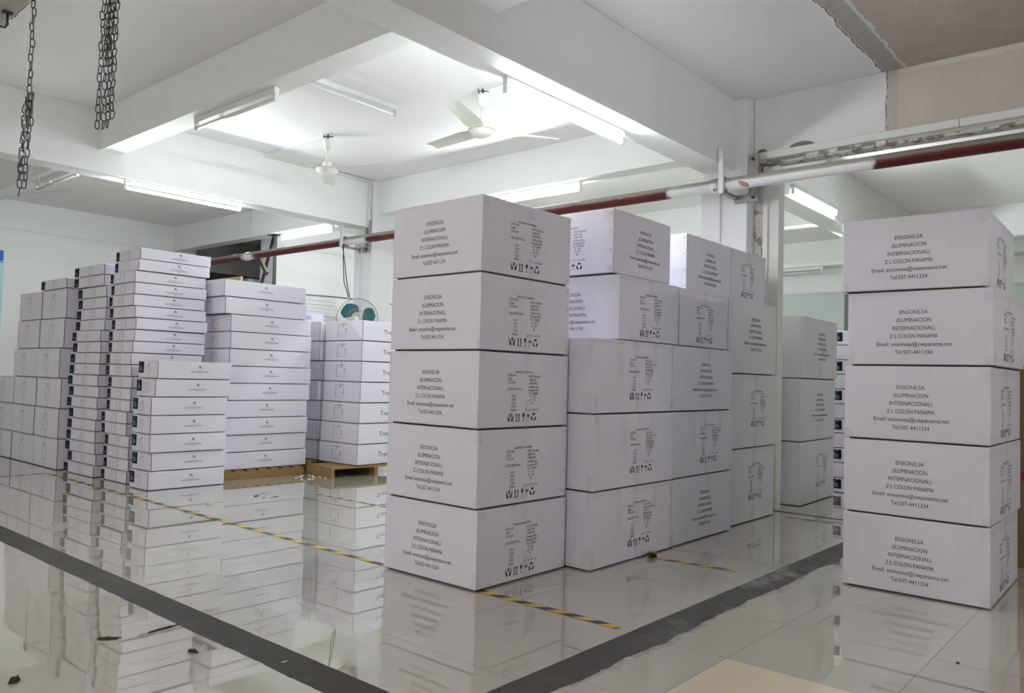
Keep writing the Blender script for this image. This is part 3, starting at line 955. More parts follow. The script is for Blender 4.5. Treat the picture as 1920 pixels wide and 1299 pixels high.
# third column
TH = .577
c_item = carton_body('tall_carton_item_body', .885, .66, TH, 'carton2', (), item_print(.36, .17, 1.05, 1.0, 1), .006, 18)
c_addr = carton_body('tall_carton_address_body', .885, .66, TH, 'carton2', (), address(.47, .13, 1.1, 1.05), .006, 19)
t_c = tape_mesh('tape_i', .885, .66, TH, [vt(.44, .42, TH - .004), vt(.43, .004, .14), ('Y', .0, .30, .04, TH - .01), ('Y', .04, TH - .04, .88, TH - .006)], .006, seed=20)
t_ca = tape_mesh('tape_i2', .885, .66, TH, [('Y', 0, .004, .03, TH - .01)], .006, seed=21)
for i, (b, t_, x, y) in enumerate(((c_item, t_c, 5.545, 2.622), (c_item, t_c, 5.555, 2.612), (c_addr, t_ca, 5.540, 2.625))):
    carton(b, [('packing_tape', t_)], (x, y, i * TH), math.radians((.4, .5, -.2)[i]),
           'tall white carton in the column in front of the pillar, %s of three' % ('bottom', 'middle', 'top')[i], 'tall cartons by the pillar')
carton(L3, [('packing_tape', tape_mesh('tape_j', .66, .70, LH, [vt(.30, .3, LH - .004), ('Y', .0, LH - .05, .66, LH - .002)], seed=22))], (5.690, 2.69, 3 * TH + .001), 0,
       'small white item-data carton capping the column at the pillar, crushed top edge', 'lamp cartons on the middle wall')
# stack beyond the threshold
d_item = carton_body('far_carton_item_body', .965, .60, .57, 'carton2', staples(.582, .57, 6, .008), item_print(.40, .14, 1.1, 1.1, 1), .006, 24)
d_addr = carton_body('far_carton_address_body', .965, .60, .57, 'carton2', staples(.582, .57, 6, .008), address(.50, .12, 1.1, 1.1), .006, 25)
t_d = tape_mesh('tape_k', .93, .60, .57, [vt(.43, .004, .15), ('X', .40, .40, .46, .56)], .006, seed=26)
for i, b in enumerate((d_item, d_addr, d_addr)):
    carton(b, [('packing_tape', t_d)], (7.035 + (0, -.004, .022)[i], 2.633, i * .57), math.radians((1.0, .6, .2)[i] + 1.0),
           'white carton in the stack of three beyond the doorway, %s' % ('bottom', 'middle', 'top')[i], 'cartons beyond the doorway')

# -- flat cartons with a black corner label
def label_mesh(nm, d, h, w_=.10, zt=None, zb=None, big=False):
    bm = bmesh.new()
    zt = h - .012 if zt is None else zt
    zb = .012 if zb is None else zb
    o = .0022
    def q(y0, z0, y1, z1, mi=0, oo=o):
        vs = [bm.verts.new((-oo, y0, z0)), bm.verts.new((-oo, y1, z0)), bm.verts.new((-oo, y1, z1)), bm.verts.new((-oo, y0, z1))]
        f = bm.faces.new(vs); f.material_index = mi
    q(d - w_, zb, d - .003, zt)
    # wraps round the far corner
    vs = [bm.verts.new((-o, d - .003, zb)), bm.verts.new((.05, d + .002, zb)), bm.verts.new((.05, d + .002, zt)), bm.verts.new((-o, d - .003, zt))]
    bm.faces.new(vs)
    def seg(y0, z0, y1, z1, t=.003):
        a, b = Vector((-o - .0006, y0, z0)), Vector((-o - .0006, y1, z1))
        dd = (b - a); nn = Vector((0, -dd.z, dd.y)).normalized() * t / 2
        f = bm.faces.new([bm.verts.new(a - nn), bm.verts.new(b - nn), bm.verts.new(b + nn), bm.verts.new(a + nn)]); f.material_index = 1
    cy = d - w_ * .5
    if big:
        zc = (zt + zb) / 2
        R_ = w_ * .42
        for k in range(9):
            a0 = math.radians(95 + k * 14); a1 = math.radians(95 + (k + 1) * 14)
            seg(cy - .02 + R_ * -math.cos(a0) * 1.0, zc + R_ * math.sin(a0), cy - .02 + R_ * -math.cos(a1) * 1.0, zc + R_ * math.sin(a1))
        for k in range(3):
            seg(cy + .022 - k * .014, zc + .012 - k * .002, cy + .004 - k * .014, zc - .024 - k * .002)
        seg(cy + .035, zc - .03, cy - .01, zc - .033)
    else:
        zc = zb + .028
        for k in range(10):
            a0 = math.radians(k * 36); a1 = math.radians((k + 1) * 36)
            seg(cy + .014 * math.cos(a0), zc + .010 * math.sin(a0), cy + .014 * math.cos(a1), zc + .010 * math.sin(a1), .0025)
    return to_mesh(nm, bm, ['label', 'label_ink'])

def dark_edge(w, h):
    return [R(.003, .008, .0085, h - .005)]

# low stack of seven
QH = .1643
low_b = carton_body('low_flat_carton_body', .725, .35, QH, 'carton', tiny_block(.185, .04, .09, .085, 1) + staples(.335, QH, 2), brand(.40, .075) + dark_edge(.7, QH), .002, 30)
low_l = label_mesh('corner_label_big', .35, QH, .10, QH - .012, .05, True)
low_t = tape_mesh('tape_l', .725, .35, QH, [('X', .13, .002, .32, .018), ('X', .15, QH - .014, .34, QH - .002), ('X', .19, .018, .21, QH - .014)], .002, seed=31)
sh = [0, .035, 0.0, 0.0, .005, .045, .06]
for i in range(7):
    carton(low_b, [('packing_tape', low_t)], (3.188 + sh[i] * .8, 6.931 + (0, .012, -.006, -.003, .008, .01, .005)[i], i * QH), math.radians((0, .8, -.5, -.4, -.6, .4, .9)[i]),
           'thin white logo carton in the low front stack of seven, %s' % ordn(i, 7), 'thin cartons in the low front stack', [('corner_label', low_l)], 'flat_carton')
# tall stack of twenty
FH = .1105
tall_b = carton_body('tall_flat_carton_body', .705, .52, FH, 'carton', tiny_block(.27, .022, .11, .066, 2) + staples(.505, FH, 2), brand(.39, .045, .95) + dark_edge(.7, FH), .002, 32)
tall_l = label_mesh('corner_label_a', .52, FH, .075)
tall_t = tape_mesh('tape_m', .705, .52, FH, [('X', .10, .002, .48, .014), ('X', .12, FH - .012, .50, FH - .002), ('X', .30, .014, .325, FH - .012)], .002, seed=33)
rs = random.Random(11)
for i in range(20):
    x = 3.232 + .012 * math.sin(i * 1.1) + rs.uniform(-.008, .008)
    y = 7.445 + rs.uniform(-.014, .014) + (.0 if i > 7 else .01)
    if i == 19: x += .02; y += .0
    carton(tall_b, [('packing_tape', tall_t)], (x, y, i * FH), math.radians(rs.uniform(-1.0, 1.4)),
           'flat black-labelled white carton, tallest left stack, %s' % ordn(i, 20), 'flat cartons in the tallest left stack', [('corner_label', tall_l)], 'flat_carton')
# second flat stack of nineteen
c2_b = carton_body('second_flat_carton_body', .62, .70, FH, 'carton', tiny_block(.40, .022, .12, .066, 3) + staples(.685, FH, 2), dark_edge(.6, FH), .002, 34)
c2_l = label_mesh('corner_label_b', .70, FH, .11)
c2_t = tape_mesh('tape_n', .62, .70, FH, [('X', .12, .002, .66, .014), ('X', .15, FH - .012, .66, FH - .002), ('X', .37, .014, .40, FH - .012)], .002, seed=35)
for i in range(19):
    x = 3.19 + rs.uniform(-.012, .012) + (.02 if i > 12 else 0)
    y = 8.075 + rs.uniform(-.012, .012) + (-.045 if 9 < i < 17 else 0) * .6
    carton(c2_b, [('packing_tape', c2_t)], (x, y, i * FH), math.radians(rs.uniform(-1, 1)),
           'flat black-labelled white carton, stack left of the tallest, %s' % ordn(i, 19), 'flat cartons in the second left stack', [('corner_label', c2_l)], 'flat_carton')
# leftmost wall of big cartons
GH = .315
big_b = carton_body('left_big_carton_body', .46, .68, GH, 'carton', tiny_block(.33, .09, .13, .17, 4) + staples(.665, GH, 4), dark_edge(.5, GH), .004, 36)
big_t = tape_mesh('tape_o', .46, .68, GH, [('X', .32, .18, .36, GH - .003), ('X', .32, .003, .36, .09), ('X', .10, GH - .02, .6, GH - .003)], .004, seed=37)
rowname = ['bottom', 'second', 'third', 'fourth', 'fifth', 'top']
colname = ['nearest the flat cartons', 'second from the flat cartons', 'third from the flat cartons']
for r in range(6):
    n = 3 if r < 3 else 2
    for k in range(n):
        y = 8.86 + k * .692 + (0, .01, -.005, .02, .0, -.01)[r] + rs.uniform(-.003, .003)
        x = 3.13 + (0, 0, .0, -.012, .01, .015)[r] + rs.uniform(-.003, .003)
        carton(big_b, [('packing_tape', big_t)], (x, y, r * GH), math.radians(rs.uniform(-.3, .3)),
               'big white carton of leftmost wall, %s row, %s' % (rowname[r], colname[k]), 'big cartons at the far left')
carton(c2_b, [('packing_tape', c2_t)], (3.14, 8.862, 6 * GH + .001), 0, 'single flat carton lying on top of the leftmost big cartons', None, [('corner_label', c2_l)], 'flat_carton')

# pallet builder
def pallet(x, y, w_, d_, h_, label, solid):
    root = bpy.data.objects.new('wooden_pallet', None)
    C.objects.link(root)
    root.location = (x, y, 0)
    tag(root, label, 'pallet')
    n = 7
    sw = w_ / 3
    for k in range(3):
        bm = bmesh.new()
        if solid:   # stringers parallel to the front
            yy = (0, d_ / 2 - .02, d_ - .04)[k]
            add_box(bm, (0, yy, 0), (w_, yy + .04, h_ - .018), 0, .002)
        else:
            xx = (0, w_ / 2 - .02, w_ - .04)[k]
            add_box(bm, (xx, 0, 0), (xx + .04, d_, h_ - .018), 0, .002)
        new_obj('stringer', to_mesh('stringer', bm, ['wood']), root)
    for k in range(n):
        bm = bmesh.new()
        if solid:
            sp = w_ / n
            add_box(bm, (k * sp, 0, h_ - .018), (k * sp + sp * .72, d_, h_), 0, .002)
        else:
            sp = d_ / n
            add_box(bm, (0, k * sp, h_ - .018), (w_, k * sp + sp * .72, h_), 0, .002)
        new_obj('deck_board', to_mesh('deck_board', bm, ['wood']), root)
    return root
pallet(4.02, 7.15, .93, .80, .09, 'wooden pallet with a solid front board under the logo carton stack', True)
SH = .1718
s1_b = carton_body('logo_carton_body', .955, .50, SH, 'carton', tiny_block(.22, .03, .12, .10, 5) + staples(.485, SH, 2), brand(.47, .085) + dark_edge(.9, SH), .002, 40)
s1_t = tape_mesh('tape_p', .955, .50, SH, [('X', .12, .002, .40, .016), ('X', .15, SH - .012, .40, SH - .002)], .002, seed=41)
for i in range(11):
    x = 4.035 + (0, .005, .0, -.0, .03, .035, .03, .035, .03, -.035, -.06)[i]
    carton(s1_b, [('packing_tape', s1_t)], (x, 7.19 + rs.uniform(-.01, .01), .09 + i * SH), math.radians((-.3, .2, -.4, .3, .2, -.2, .5, .6, 1.0, 1.0, .8)[i]),
           'long white logo carton on the solid pallet, %s' % ('bottom' if i == 0 else 'topmost' if i == 10 else ORD[i] + ' from the pallet'), 'long logo cartons on the pallet', name='flat_carton')
pal2 = pallet(4.93, 6.64, 1.10, .50, .108, 'wooden pallet with open deck boards under the tall lettered cartons', False)
NH = .22
tr_b = carton_body('lettered_carton_body', .80, .64, NH, 'carton', tiny_block(.30, .05, .16, .14, 6) + staples(.625, NH, 3, .007), [T('Trend', .29, .085, .052, .19)] + dark_edge(.8, NH), .003, 42)
tr_t = tape_mesh('tape_q', .80, .64, NH, [('X', .29, .15, .33, NH - .003), ('X', .05, .002, .6, .014)], .003, seed=43)
tr_b2 = carton_body('lettered_carton_back_body', .80, .60, NH, 'carton', tiny_block(.20, .05, .16, .14, 7) + staples(.585, NH, 3, .007), dark_edge(.8, NH), .003, 44)
for i in range(7):
    carton(tr_b, [('packing_tape', tr_t)], (5.235 + (0, .006, .01, .012, .022, .02, .022)[i], 6.625 + rs.uniform(-.006, .006), .108 + i * NH), math.radians((1.0, .6, .3, 0, .5, -.2, .3)[i]),
           'white carton with large letters, open pallet, %s' % ('bottom' if i == 0 else 'topmost' if i == 6 else ORD[i] + ' from the pallet'), 'lettered cartons on the open pallet')
pal2.rotation_euler = (0, 0, math.radians(-5.5))
pallet(5.14, 7.36, .9, .55, .108, 'narrow wooden pallet behind the lettered cartons', False)
for i in range(7):
    carton(tr_b2, [], (5.215 + (.03, .012, .02, -.004, .03, .012, .01)[i], 7.335 + rs.uniform(-.005, .005), .108 + i * NH), 0,
           'white carton in shaded second column behind lettered cartons, %s' % ('bottom' if i == 0 else 'topmost' if i == 6 else ORD[i] + ' from the pallet'), 'shaded cartons behind the lettered ones')
zt = .108 + 7 * NH
gle = carton_body('gle_carton_body', .55, .28, .115, 'carton', (), [T('SINGLE', .21, .04, .040, .17, mi=3)], .002, 46)
carton(gle, [], (4.935, 7.64, zt + .001), 0, 'white carton with blue letters lying on the shaded column', None)

# tiny stack seen through the gap beside the right stack
tn_b = carton_body('distant_flat_carton_body', .60, .50, .15, 'carton', (), (), .002, 47)
tn_l = label_mesh('corner_label_c', .19, .15, .10, .135, .04, True)
for i in range(11):
    o = carton(tn_b, [], (8.30, 2.60, i * .15), 0, 'flat carton in the sliver of stack behind the doorway cartons, %s' % ordn(i, 11), 'flat cartons beyond the doorway', (), 'flat_carton')
    if i % 2 == 0: new_obj('corner_label', tn_l, o)
# brown cartons behind the right stack
for i in range(2):
    bm = bmesh.new()
    add_box(bm, (0, 0, 0), (.6, .62, .62), 0, .005, 2)
    o = new_obj('brown_carton', to_mesh('brown_carton', bm, ['brown_card']), None, (5.75, .22, i * .622))
    tag(o, 'brown carton behind the right white stack, %s' % ('lower, with a red band' if i == 0 else 'upper'), 'carton')
    if i == 0:
        bm = bmesh.new()
        add_box(bm, (-.004, .002, .53), (-.0015, .618, .58))
        new_obj('printed_band', to_mesh('printed_band', bm, ['red_band']), o)

# ------------------------------------------------------------------ floor tape
def floor_tape(x, y0, y1, label, wdt=.045, seed=0, rot=0.0, group='hazard tape lines on the floor', mat='hazard'):
    rs_ = random.Random(seed)
    bm = bmesh.new()
    n = max(4, int(abs(y1 - y0) / .06))
    prev = None
    for i in range(n + 1):
        t = i / n
        y = (y1 - y0) * t
        dx = rs_.uniform(-.0015, .0015)
        z = .0012 + (.0025 * rs_.random() if rs_.random() < .1 else 0)
        a = bm.verts.new((-wdt / 2 + dx, y, z)); b = bm.verts.new((wdt / 2 + dx, y + rs_.uniform(-.004, .004) * (i in (0, n)), z))
        if prev: bm.faces.new((prev[0], prev[1], b, a))
        prev = (a, b)
    o = new_obj('hazard_tape', to_mesh('hazard_tape', bm, [mat]), None, (x, y0, 0), rot)
    tag(o, label, 'tape', group)
    return o
floor_tape(2.965, 1.895, 2.74, 'black and yellow floor tape running out from under the nearest stack', seed=1, rot=math.radians(.6))
floor_tape(2.955, 3.36, 8.62, 'long black and yellow floor tape from the nearest stack to the left stacks', .040, seed=2, rot=math.radians(-.35), mat='hazard_long')
floor_tape(4.245, 4.72, 5.92, 'yellow floor tape left of the nearest stack, in front of the open pallet', .032, seed=3, rot=math.radians(1.2))
floor_tape(4.335, 1.98, 2.52, 'black and yellow floor tape ending in a crumpled knot by the wide cartons', .040, seed=4, rot=math.radians(6.5))
floor_tape(6.42, 2.06, 2.50, 'faint yellow floor tape before the doorway threshold', .030, seed=5, rot=math.radians(4))
o = floor_tape(0, 0, 1.2, 'thin yellow floor tape at the foot of the leftmost cartons', .030, seed=6)
o.location = (3.0, 8.67, 0); o.rotation_euler = (0, 0, math.radians(92.5))
# crumpled knot
bm = bmesh.new()
rs_ = random.Random(5)
pts = [Vector((rs_.uniform(-.035, .035), rs_.uniform(-.025, .025), .004 + .032 * rs_.random())) for _ in range(16)]
for i in range(15):
    a, b = pts[i], pts[i + 1]
    s = Vector((rs_.uniform(-1, 1), rs_.uniform(-1, 1), rs_.uniform(-.5, 1))).normalized() * .011
    lo = lambda v: Vector((v.x, v.y, max(v.z, .001)))
    bm.faces.new([bm.verts.new(lo(a - s)), bm.verts.new(lo(a + s)), bm.verts.new(lo(b + s)), bm.verts.new(lo(b - s))])
o = new_obj('crumpled_tape', to_mesh('crumpled_tape', bm, ['hazard']), None, (4.275, 2.505, 0))
tag(o, 'crumpled knot of hazard tape against the wide bottom carton', 'tape')

# scraps
def scrap(x, y, sx, sy, h_, mat, label, seed, nm='dirt_scrap', cat='scrap', rot=0.0, group=None):
    rs_ = random.Random(seed)
    bm = bmesh.new()
    n = 14
    ring = []
    top = []
    for i in range(n):
        a = 2 * math.pi * i / n
        r = .65 + .45 * rs_.random()
        ring.append(bm.verts.new((sx / 2 * r * math.cos(a), sy / 2 * r * math.sin(a), .0006)))
        top.append(bm.verts.new((sx / 2 * r * .72 * math.cos(a), sy / 2 * r * .72 * math.sin(a), h_ * (.4 + .6 * rs_.random()))))
    c = bm.verts.new((0, 0, h_ * .8))
    for i in range(n):
        j = (i + 1) % n
        bm.faces.new((ring[i], ring[j], top[j], top[i]))
        bm.faces.new((top[i], top[j], c))
    o = new_obj(nm, to_mesh(nm, bm, [mat]), None, (x, y, 0), rot)
    tag(o, label, cat, group)
    return o
scrap(1.375, 3.265, .040, .10, .008, 'dirt', 'dark clod of dirt on the floor left of the cement strip', 1, rot=.9)
scrap(1.58, 3.235, .16, .035, .004, 'dirt', 'long dark dirt smear touching the left cement strip', 2, rot=.1)
scrap(1.49, 3.21, .045, .025, .012, 'paper', 'small curled paper scrap beside the dirt clod', 3, 'paper_scrap')
scrap(.975, 3.04, .05, .03, .02, 'dirt', 'dark scrap at the bottom left corner of the floor', 6, rot=.6)
scrap(1.535, 2.90, .03, .06, .012, 'dirt', 'dark half of a torn foil scrap below the cement strip', 7, rot=.3)
scrap(1.575, 2.885, .09, .035, .02, 'film', 'shiny half of a torn foil scrap below the cement strip', 8, 'plastic_scrap', rot=1.2)
scrap(1.72, 2.56, .03, .014, .006, 'paper', 'pale chip lying on the left cement strip', 9, 'paper_scrap')
scrap(2.05, 5.74, .40, .14, .02, 'film', 'crumpled clear plastic wrap on the floor at the left', 10, 'plastic_wrap', rot=1.1)
scrap(3.26, 5.98, .07, .05, .02, 'paper', 'crumpled grey paper before the low front stack', 11, 'paper_scrap')
scrap(3.76, 6.11, .09, .03, .008, 'dirt', 'dark crumbs on the floor before the solid pallet', 12, rot=.4)
scrap(3.86, 5.98, .10, .014, .004, 'dirt', 'thin dark sliver on the floor before the solid pallet', 13, rot=.2)
scrap(2.78, 6.25, .12, .02, .006, 'film', 'thin plastic sliver left of the low front stack', 14, 'plastic_scrap', rot=.2)
scrap(3.56, .70, .02, .014, .006, 'dirt', 'small dark crumb on the floor at the bottom right', 15)
for k in range(14):
    scrap(4.80 + rs.uniform(-.12, .16), 6.93 + rs.uniform(-.25, .12), .03 * rs.uniform(.5, 1.3), .02, .006, 'foam', 'white foam crumb on the floor between the two pallets', 30 + k, 'foam_crumb', group='foam crumbs between the pallets')

# ------------------------------------------------------------------ overhead pipe
bm = bmesh.new()
pts = [(6.25, -1.5 + 15.1 * i / 60, 2.785) for i in range(61)]
add_tube(bm, pts, .054, 20)
pipe = new_obj('overhead_pipe', to_mesh('overhead_pipe', bm, ['pipe']))
tag(pipe, 'long dusty red pipe with white patches running across under the beams', 'pipe')
for yy in (8.33, 10.66, 11.0, 3.10):
    bm = bmesh.new()
    add_tube(bm, [(6.25, yy - .035, 2.785), (6.25, yy + .035, 2.785)], .062, 20)
    new_obj('pipe_coupling', to_mesh('pipe_coupling', bm, ['pipe']), pipe)

def bracket(y, label, zt_):
    root = bpy.data.objects.new('pipe_bracket', None)
    C.objects.link(root)
    root.location = (6.25, y, 2.785)
    tag(root, label, 'bracket')
    bm = bmesh.new(); add_box(bm, (-.085, -.022, -.085), (-.058, .022, zt_ - 2.785), 0, .002)
    new_obj('front_bar', to_mesh('front_bar', bm, ['white_metal']), root)
    bm = bmesh.new(); add_box(bm, (-.058, -.020, -.085), (.249, .020, -.060), 0, .002)
    new_obj('lower_arm', to_mesh('lower_arm', bm, ['grey_steel']), root)
    bm = bmesh.new()
    add_box(bm, (.225, -.20, -.12), (.249, -.11, .30), 0, .002)
    add_box(bm, (.20, -.205, -.11), (.24, -.20, .29))
    add_box(bm, (.225, -.115, -.12), (.249, .02, -.05), 0, .002)
    new_obj('wall_plate', to_mesh('wall_plate', bm, ['grey_steel']), root)
    for zz in (-.085, .09, .25):
        bm = bmesh.new()
        add_tube(bm, [(.195, -.155, zz), (.224, -.155, zz)], .013, 6)
        new_obj('bolt', to_mesh('bolt', bm, ['steel']), root)
    bm = bmesh.new()
    ring = [(.060 * math.cos(a), .0, .060 * math.sin(a)) for a in [math.radians(k * 20) for k in range(18)]]
    add_tube(bm, ring, .008, 6, closed=True)
    new_obj('clamp_ring', to_mesh('clamp_ring', bm, ['steel']), root)
bracket(3.02, 'white and grey steel pipe bracket at the nearer pillar', 3.10)
bracket(8.28, 'white and grey steel pipe bracket at the pillar behind the fan', 3.02)

# sliding rail on the lintel wall
root = bpy.data.objects.new('door_rail', None); C.objects.link(root); root.location = (6.6, 2.92, 3.03)
tag(root, 'cream square rail along the bottom of the wall above the opening', 'rail')
bm = bmesh.new(); add_box(bm, (-.03, -1.62, .022), (.018, 0, .082), 0, .003)
new_obj('rail_segment', to_mesh('rail_segment', bm, ['white_metal']), root)
bm = bmesh.new(); add_box(bm, (-.03, -4.0, .022), (.018, -1.624, .082), 0, .003)
new_obj('rail_segment', to_mesh('rail_segment', bm, ['white_metal']), root)
bm = bmesh.new(); add_box(bm, (-.045, .002, -.02), (.018, .032, .165), 0, .003)
new_obj('end_post', to_mesh('end_post', bm, ['white_metal']), root)
bm = bmesh.new(); add_box(bm, (-.03, -.03, -.05), (.16, .03, -.012), 0, .003)
new_obj('end_bracket', to_mesh('end_bracket', bm, ['white_metal']), root)

# ------------------------------------------------------------------ ceiling fans
def ceiling_fan(x, y, angs, label, dust):
    root = bpy.data.objects.new('ceiling_fan', None); C.objects.link(root); root.location = (x, y, ZC)
    tag(root, label, 'ceiling fan', 'ceiling fans between the beams')
    bm = bmesh.new()
    add_tube(bm, [(0, 0, 0), (0, 0, -.045)], .008, 8)
    ring = [(.018 * math.cos(a), 0, -.05 + .018 * math.sin(a)) for a in [math.radians(k * 36) for k in range(10)]]
    add_tube(bm, ring, .005, 6, closed=True)
    add_obox(bm, (-.05, .01, -.03), (.05, -.02, -.015), .02, .008)
    add_tube(bm, [(-.06, 0, -.012), (-.03, .02, -.04), (.01, -.01, -.05), (.05, .02, -.03), (.07, .0, -.055)], .004, 6)
    new_obj('hook', to_mesh('hook', bm, ['steel']), root)
    bm = bmesh.new()
    add_lathe(bm, [(0, -.055), (.052, -.055), (.055, -.075), (.050, -.125), (.030, -.155), (.014, -.165)], 24)
    new_obj('canopy', to_mesh('canopy', bm, ['fan_paint']), root)
    bm = bmesh.new(); add_tube(bm, [(0, 0, -.15), (0, 0, -.31)], .011, 12)
    new_obj('downrod', to_mesh('downrod', bm, ['fan_paint']), root)
    bm = bmesh.new()
    add_lathe(bm, [(.012, -.285), (.035, -.29), (.046, -.305), (.048, -.345), (.05, -.35)], 24)
    add_lathe(bm, [(.05, -.35), (.108, -.358), (.116, -.37), (.116, -.385), (.108, -.392), (.104, -.40), (.085, -.42), (.03, -.432), (0, -.433)], 32)
    new_obj('motor_housing', to_mesh('motor_housing', bm, ['fan_paint']), root)
    bm = bmesh.new()
    add_tube(bm, [(.118 * math.cos(a), .118 * math.sin(a), -.372) for a in [math.radians(k * 15) for k in range(24)]], .003, 6, closed=True)
    new_obj('trim_ring', to_mesh('trim_ring', bm, [simple('gilt_ring', (.5, .42, .15), .4, .5, .5)]), root)
    for a in angs:
        a = math.radians(a)
        ca, sa = math.cos(a), math.sin(a)
        bm = bmesh.new()
        n = 12
        prev = None
        for i in range(n + 1):
            t = i / n
            r = .10 + (.71 - .10) * t
            wd = .05 + .035 * min(1, t * 5) - .028 * t
            tilt = .014
            row = []
            for s, cam_ in ((-1, 0), (-.15, .010), (0, .010), (1, -.0)):
                rr = r + (.02 * s if i == n else 0)
                px_ = rr * ca - s * wd * sa
                py_ = rr * sa + s * wd * ca
                row.append(bm.verts.new((px_, py_, -.372 + cam_ * (.3 + .7 * t) + s * tilt)))
            if prev:
                for k in range(3): bm.faces.new((prev[k], prev[k + 1], row[k + 1], row[k]))
            prev = row
        bmesh.ops.solidify(bm, geom=bm.faces[:], thickness=.0025)
        bl = new_obj('blade', to_mesh('blade', bm, ['fan_paint']), root)
    return root
ceiling_fan(4.966, 4.70, (204, 325, 85), 'white three-blade ceiling fan nearer the viewer, above the central stack', 0)
ceiling_fan(4.95, 6.93, (177, 288, 52), 'white three-blade ceiling fan farther back, left of the other', 0)

# conduits on the ceiling and beams
def conduit(pts, label, r=.011, sec='box', mat='white_plastic', nm='cable_conduit'):
    bm = bmesh.new()
    for a, b in zip(pts, pts[1:]):
        add_obox(bm, a, b, r * 2, r * 2)
    o = new_obj(nm, to_mesh(nm, bm, [mat]))
    tag(o, label, 'conduit')
conduit([(4.95, 7.02, 3.598), (4.95, 8.10, 3.598)], 'thin white conduit from the farther fan to the beam')
conduit([(4.93, 8.092, 3.585), (6.46, 8.092, 3.585)], 'white conduit along the top of the beam behind the farther fan', .013)
conduit([(6.46, 8.092, 3.57), (6.46, 8.092, 2.98)], 'white conduit running down the end of the beam beside the pillar', .013)
conduit([(4.966, 4.62, 3.598), (4.966, 3.345, 3.598), (4.966, 3.342, 2.96), (4.966, 3.30, 2.955)][:2], 'short white conduit from the nearer fan to the main beam', .011)
conduit([(6.59, 11.13, 3.60), (6.59, 11.13, 3.19)], 'vertical white conduit on the cross beam left of the far tube', .012)
conduit([(3.9, 13.0, 3.598), (6.5, 9.2, 3.598)], 'thin grey conduit across the far left ceiling', .008)
conduit([(6.488, 3.18, 0.9), (6.488, 3.18, 2.80)], 'thin pipe down the face of the nearer pillar', .008, mat='white_plastic')
conduit([(6.488, 8.24, 0.9), (6.488, 8.24, 2.72)], 'white conduit down the face of the pillar behind the fan', .014)
bm = bmesh.new()
add_box(bm, (0, -.05, 0), (.03, .05, .09), 0, .004)
o = new_obj('socket_box', to_mesh('socket_box', bm, ['white_plastic']), None, (14.25, 6.95, 2.765)); tag(o, 'small white socket box on the far wall left of the pillar', 'socket')

# ------------------------------------------------------------------ hanging chains
def chain(name, label, strands, r=.0020, L=.030, W=.0068):
    bm = bmesh.new()
    for (x, y, z0, z1, dx, dy, ph) in strands:
        n = int((z1 - z0) / (L - 2 * r) * 1.0)
        for i in range(n):
            t = i / max(1, n)
            zc = z0 + (z1 - z0) * t + L / 2
            cx_ = x + dx * t + .002 * math.sin(i * 1.7 + ph)
            cy_ = y + dy * t + .002 * math.cos(i * 1.3 + ph)
            ang = ph + (math.pi / 2 if i % 2 else 0) + .25 * math.sin(i * 2.1 + ph)
            ca, sa = math.cos(ang), math.sin(ang)
            tiltv = .004 * math.sin(i * 3.1 + ph)
            pts = []
            hl = L / 2 - W
            for k in range(5):
                a = math.pi * k / 4
                pts.append((W * math.cos(a), hl + W * math.sin(a)))
            for k in range(5):
                a = math.pi + math.pi * k / 4
                pts.append((W * math.cos(a), -hl + W * math.sin(a)))
            add_tube(bm, [(cx_ + p * ca + q / L * tiltv, cy_ + p * sa, zc + q) for p, q in pts], r, 5, closed=True)
    o = new_obj(name, to_mesh(name, bm, ['steel']))
    tag(o, label, 'chain')
    return o
ch1 = chain('hanging_chain', 'leftmost steel chain hanging from the ceiling with a bunched lower end',
      [(.895, 2.925, 1.93, 3.60, -.012, -.02, .3), (.878, 2.925, 1.635, 1.98, .010, 0, 1.1), (.890, 2.915, 1.66, 1.98, .012, 0, .2), (.893, 2.935, 1.80, 1.99, .014, 0, 2.0), (.884, 2.94, 1.71, 1.97, .008, 0, 2.7)])
bm = bmesh.new()
add_tube(bm, [(.885, 2.89, 3.0), (.876, 2.90, 2.4), (.872, 2.905, 2.0), (.880, 2.90, 1.86), (.886, 2.90, 1.78), (.862, 2.93, 1.74), (.868, 2.93, 1.77), (.90, 2.90, 1.775), (.925, 2.89, 1.73), (.926, 2.89, 1.69), (.935, 2.88, 1.66)], .0010, 6)
o = new_obj('loose_wire', to_mesh('loose_wire', bm, ['cable_w'])); tag(o, 'thin pale wire curling from the leftmost chain', 'wire')
chain('hanging_chain', 'bunch of folded steel chains hanging right of the single chain',
      [(1.040, 2.735, 1.865, 3.60, .010, 0, .2), (1.052, 2.722, 1.865, 3.60, .008, 0, 1.4), (1.062, 2.712, 1.87, 3.60, .008, 0, .7), (1.070, 2.702, 1.90, 3.60, .006, 0, 2.2),
       (1.056, 2.735, 2.10, 3.60, .004, 0, .9), (1.064, 2.725, 2.08, 3.60, -.006, 0, 1.9)])
# hook at the upper left corner
bm = bmesh.new()
add_tube(bm, [(0, 0, 0), (0, 0, -.06), (.004, 0, -.09), (-.01, .015, -.115), (-.035, .035, -.11), (-.045, .045, -.085)], .008, 8)
add_box(bm, (-.03, -.02, -.018), (.03, .02, -.001))
o = new_obj('ceiling_hook', to_mesh('ceiling_hook', bm, ['steel']), None, (1.80, 6.42, ZC)); tag(o, 'dark steel hook in the ceiling at the top left corner', 'hook')

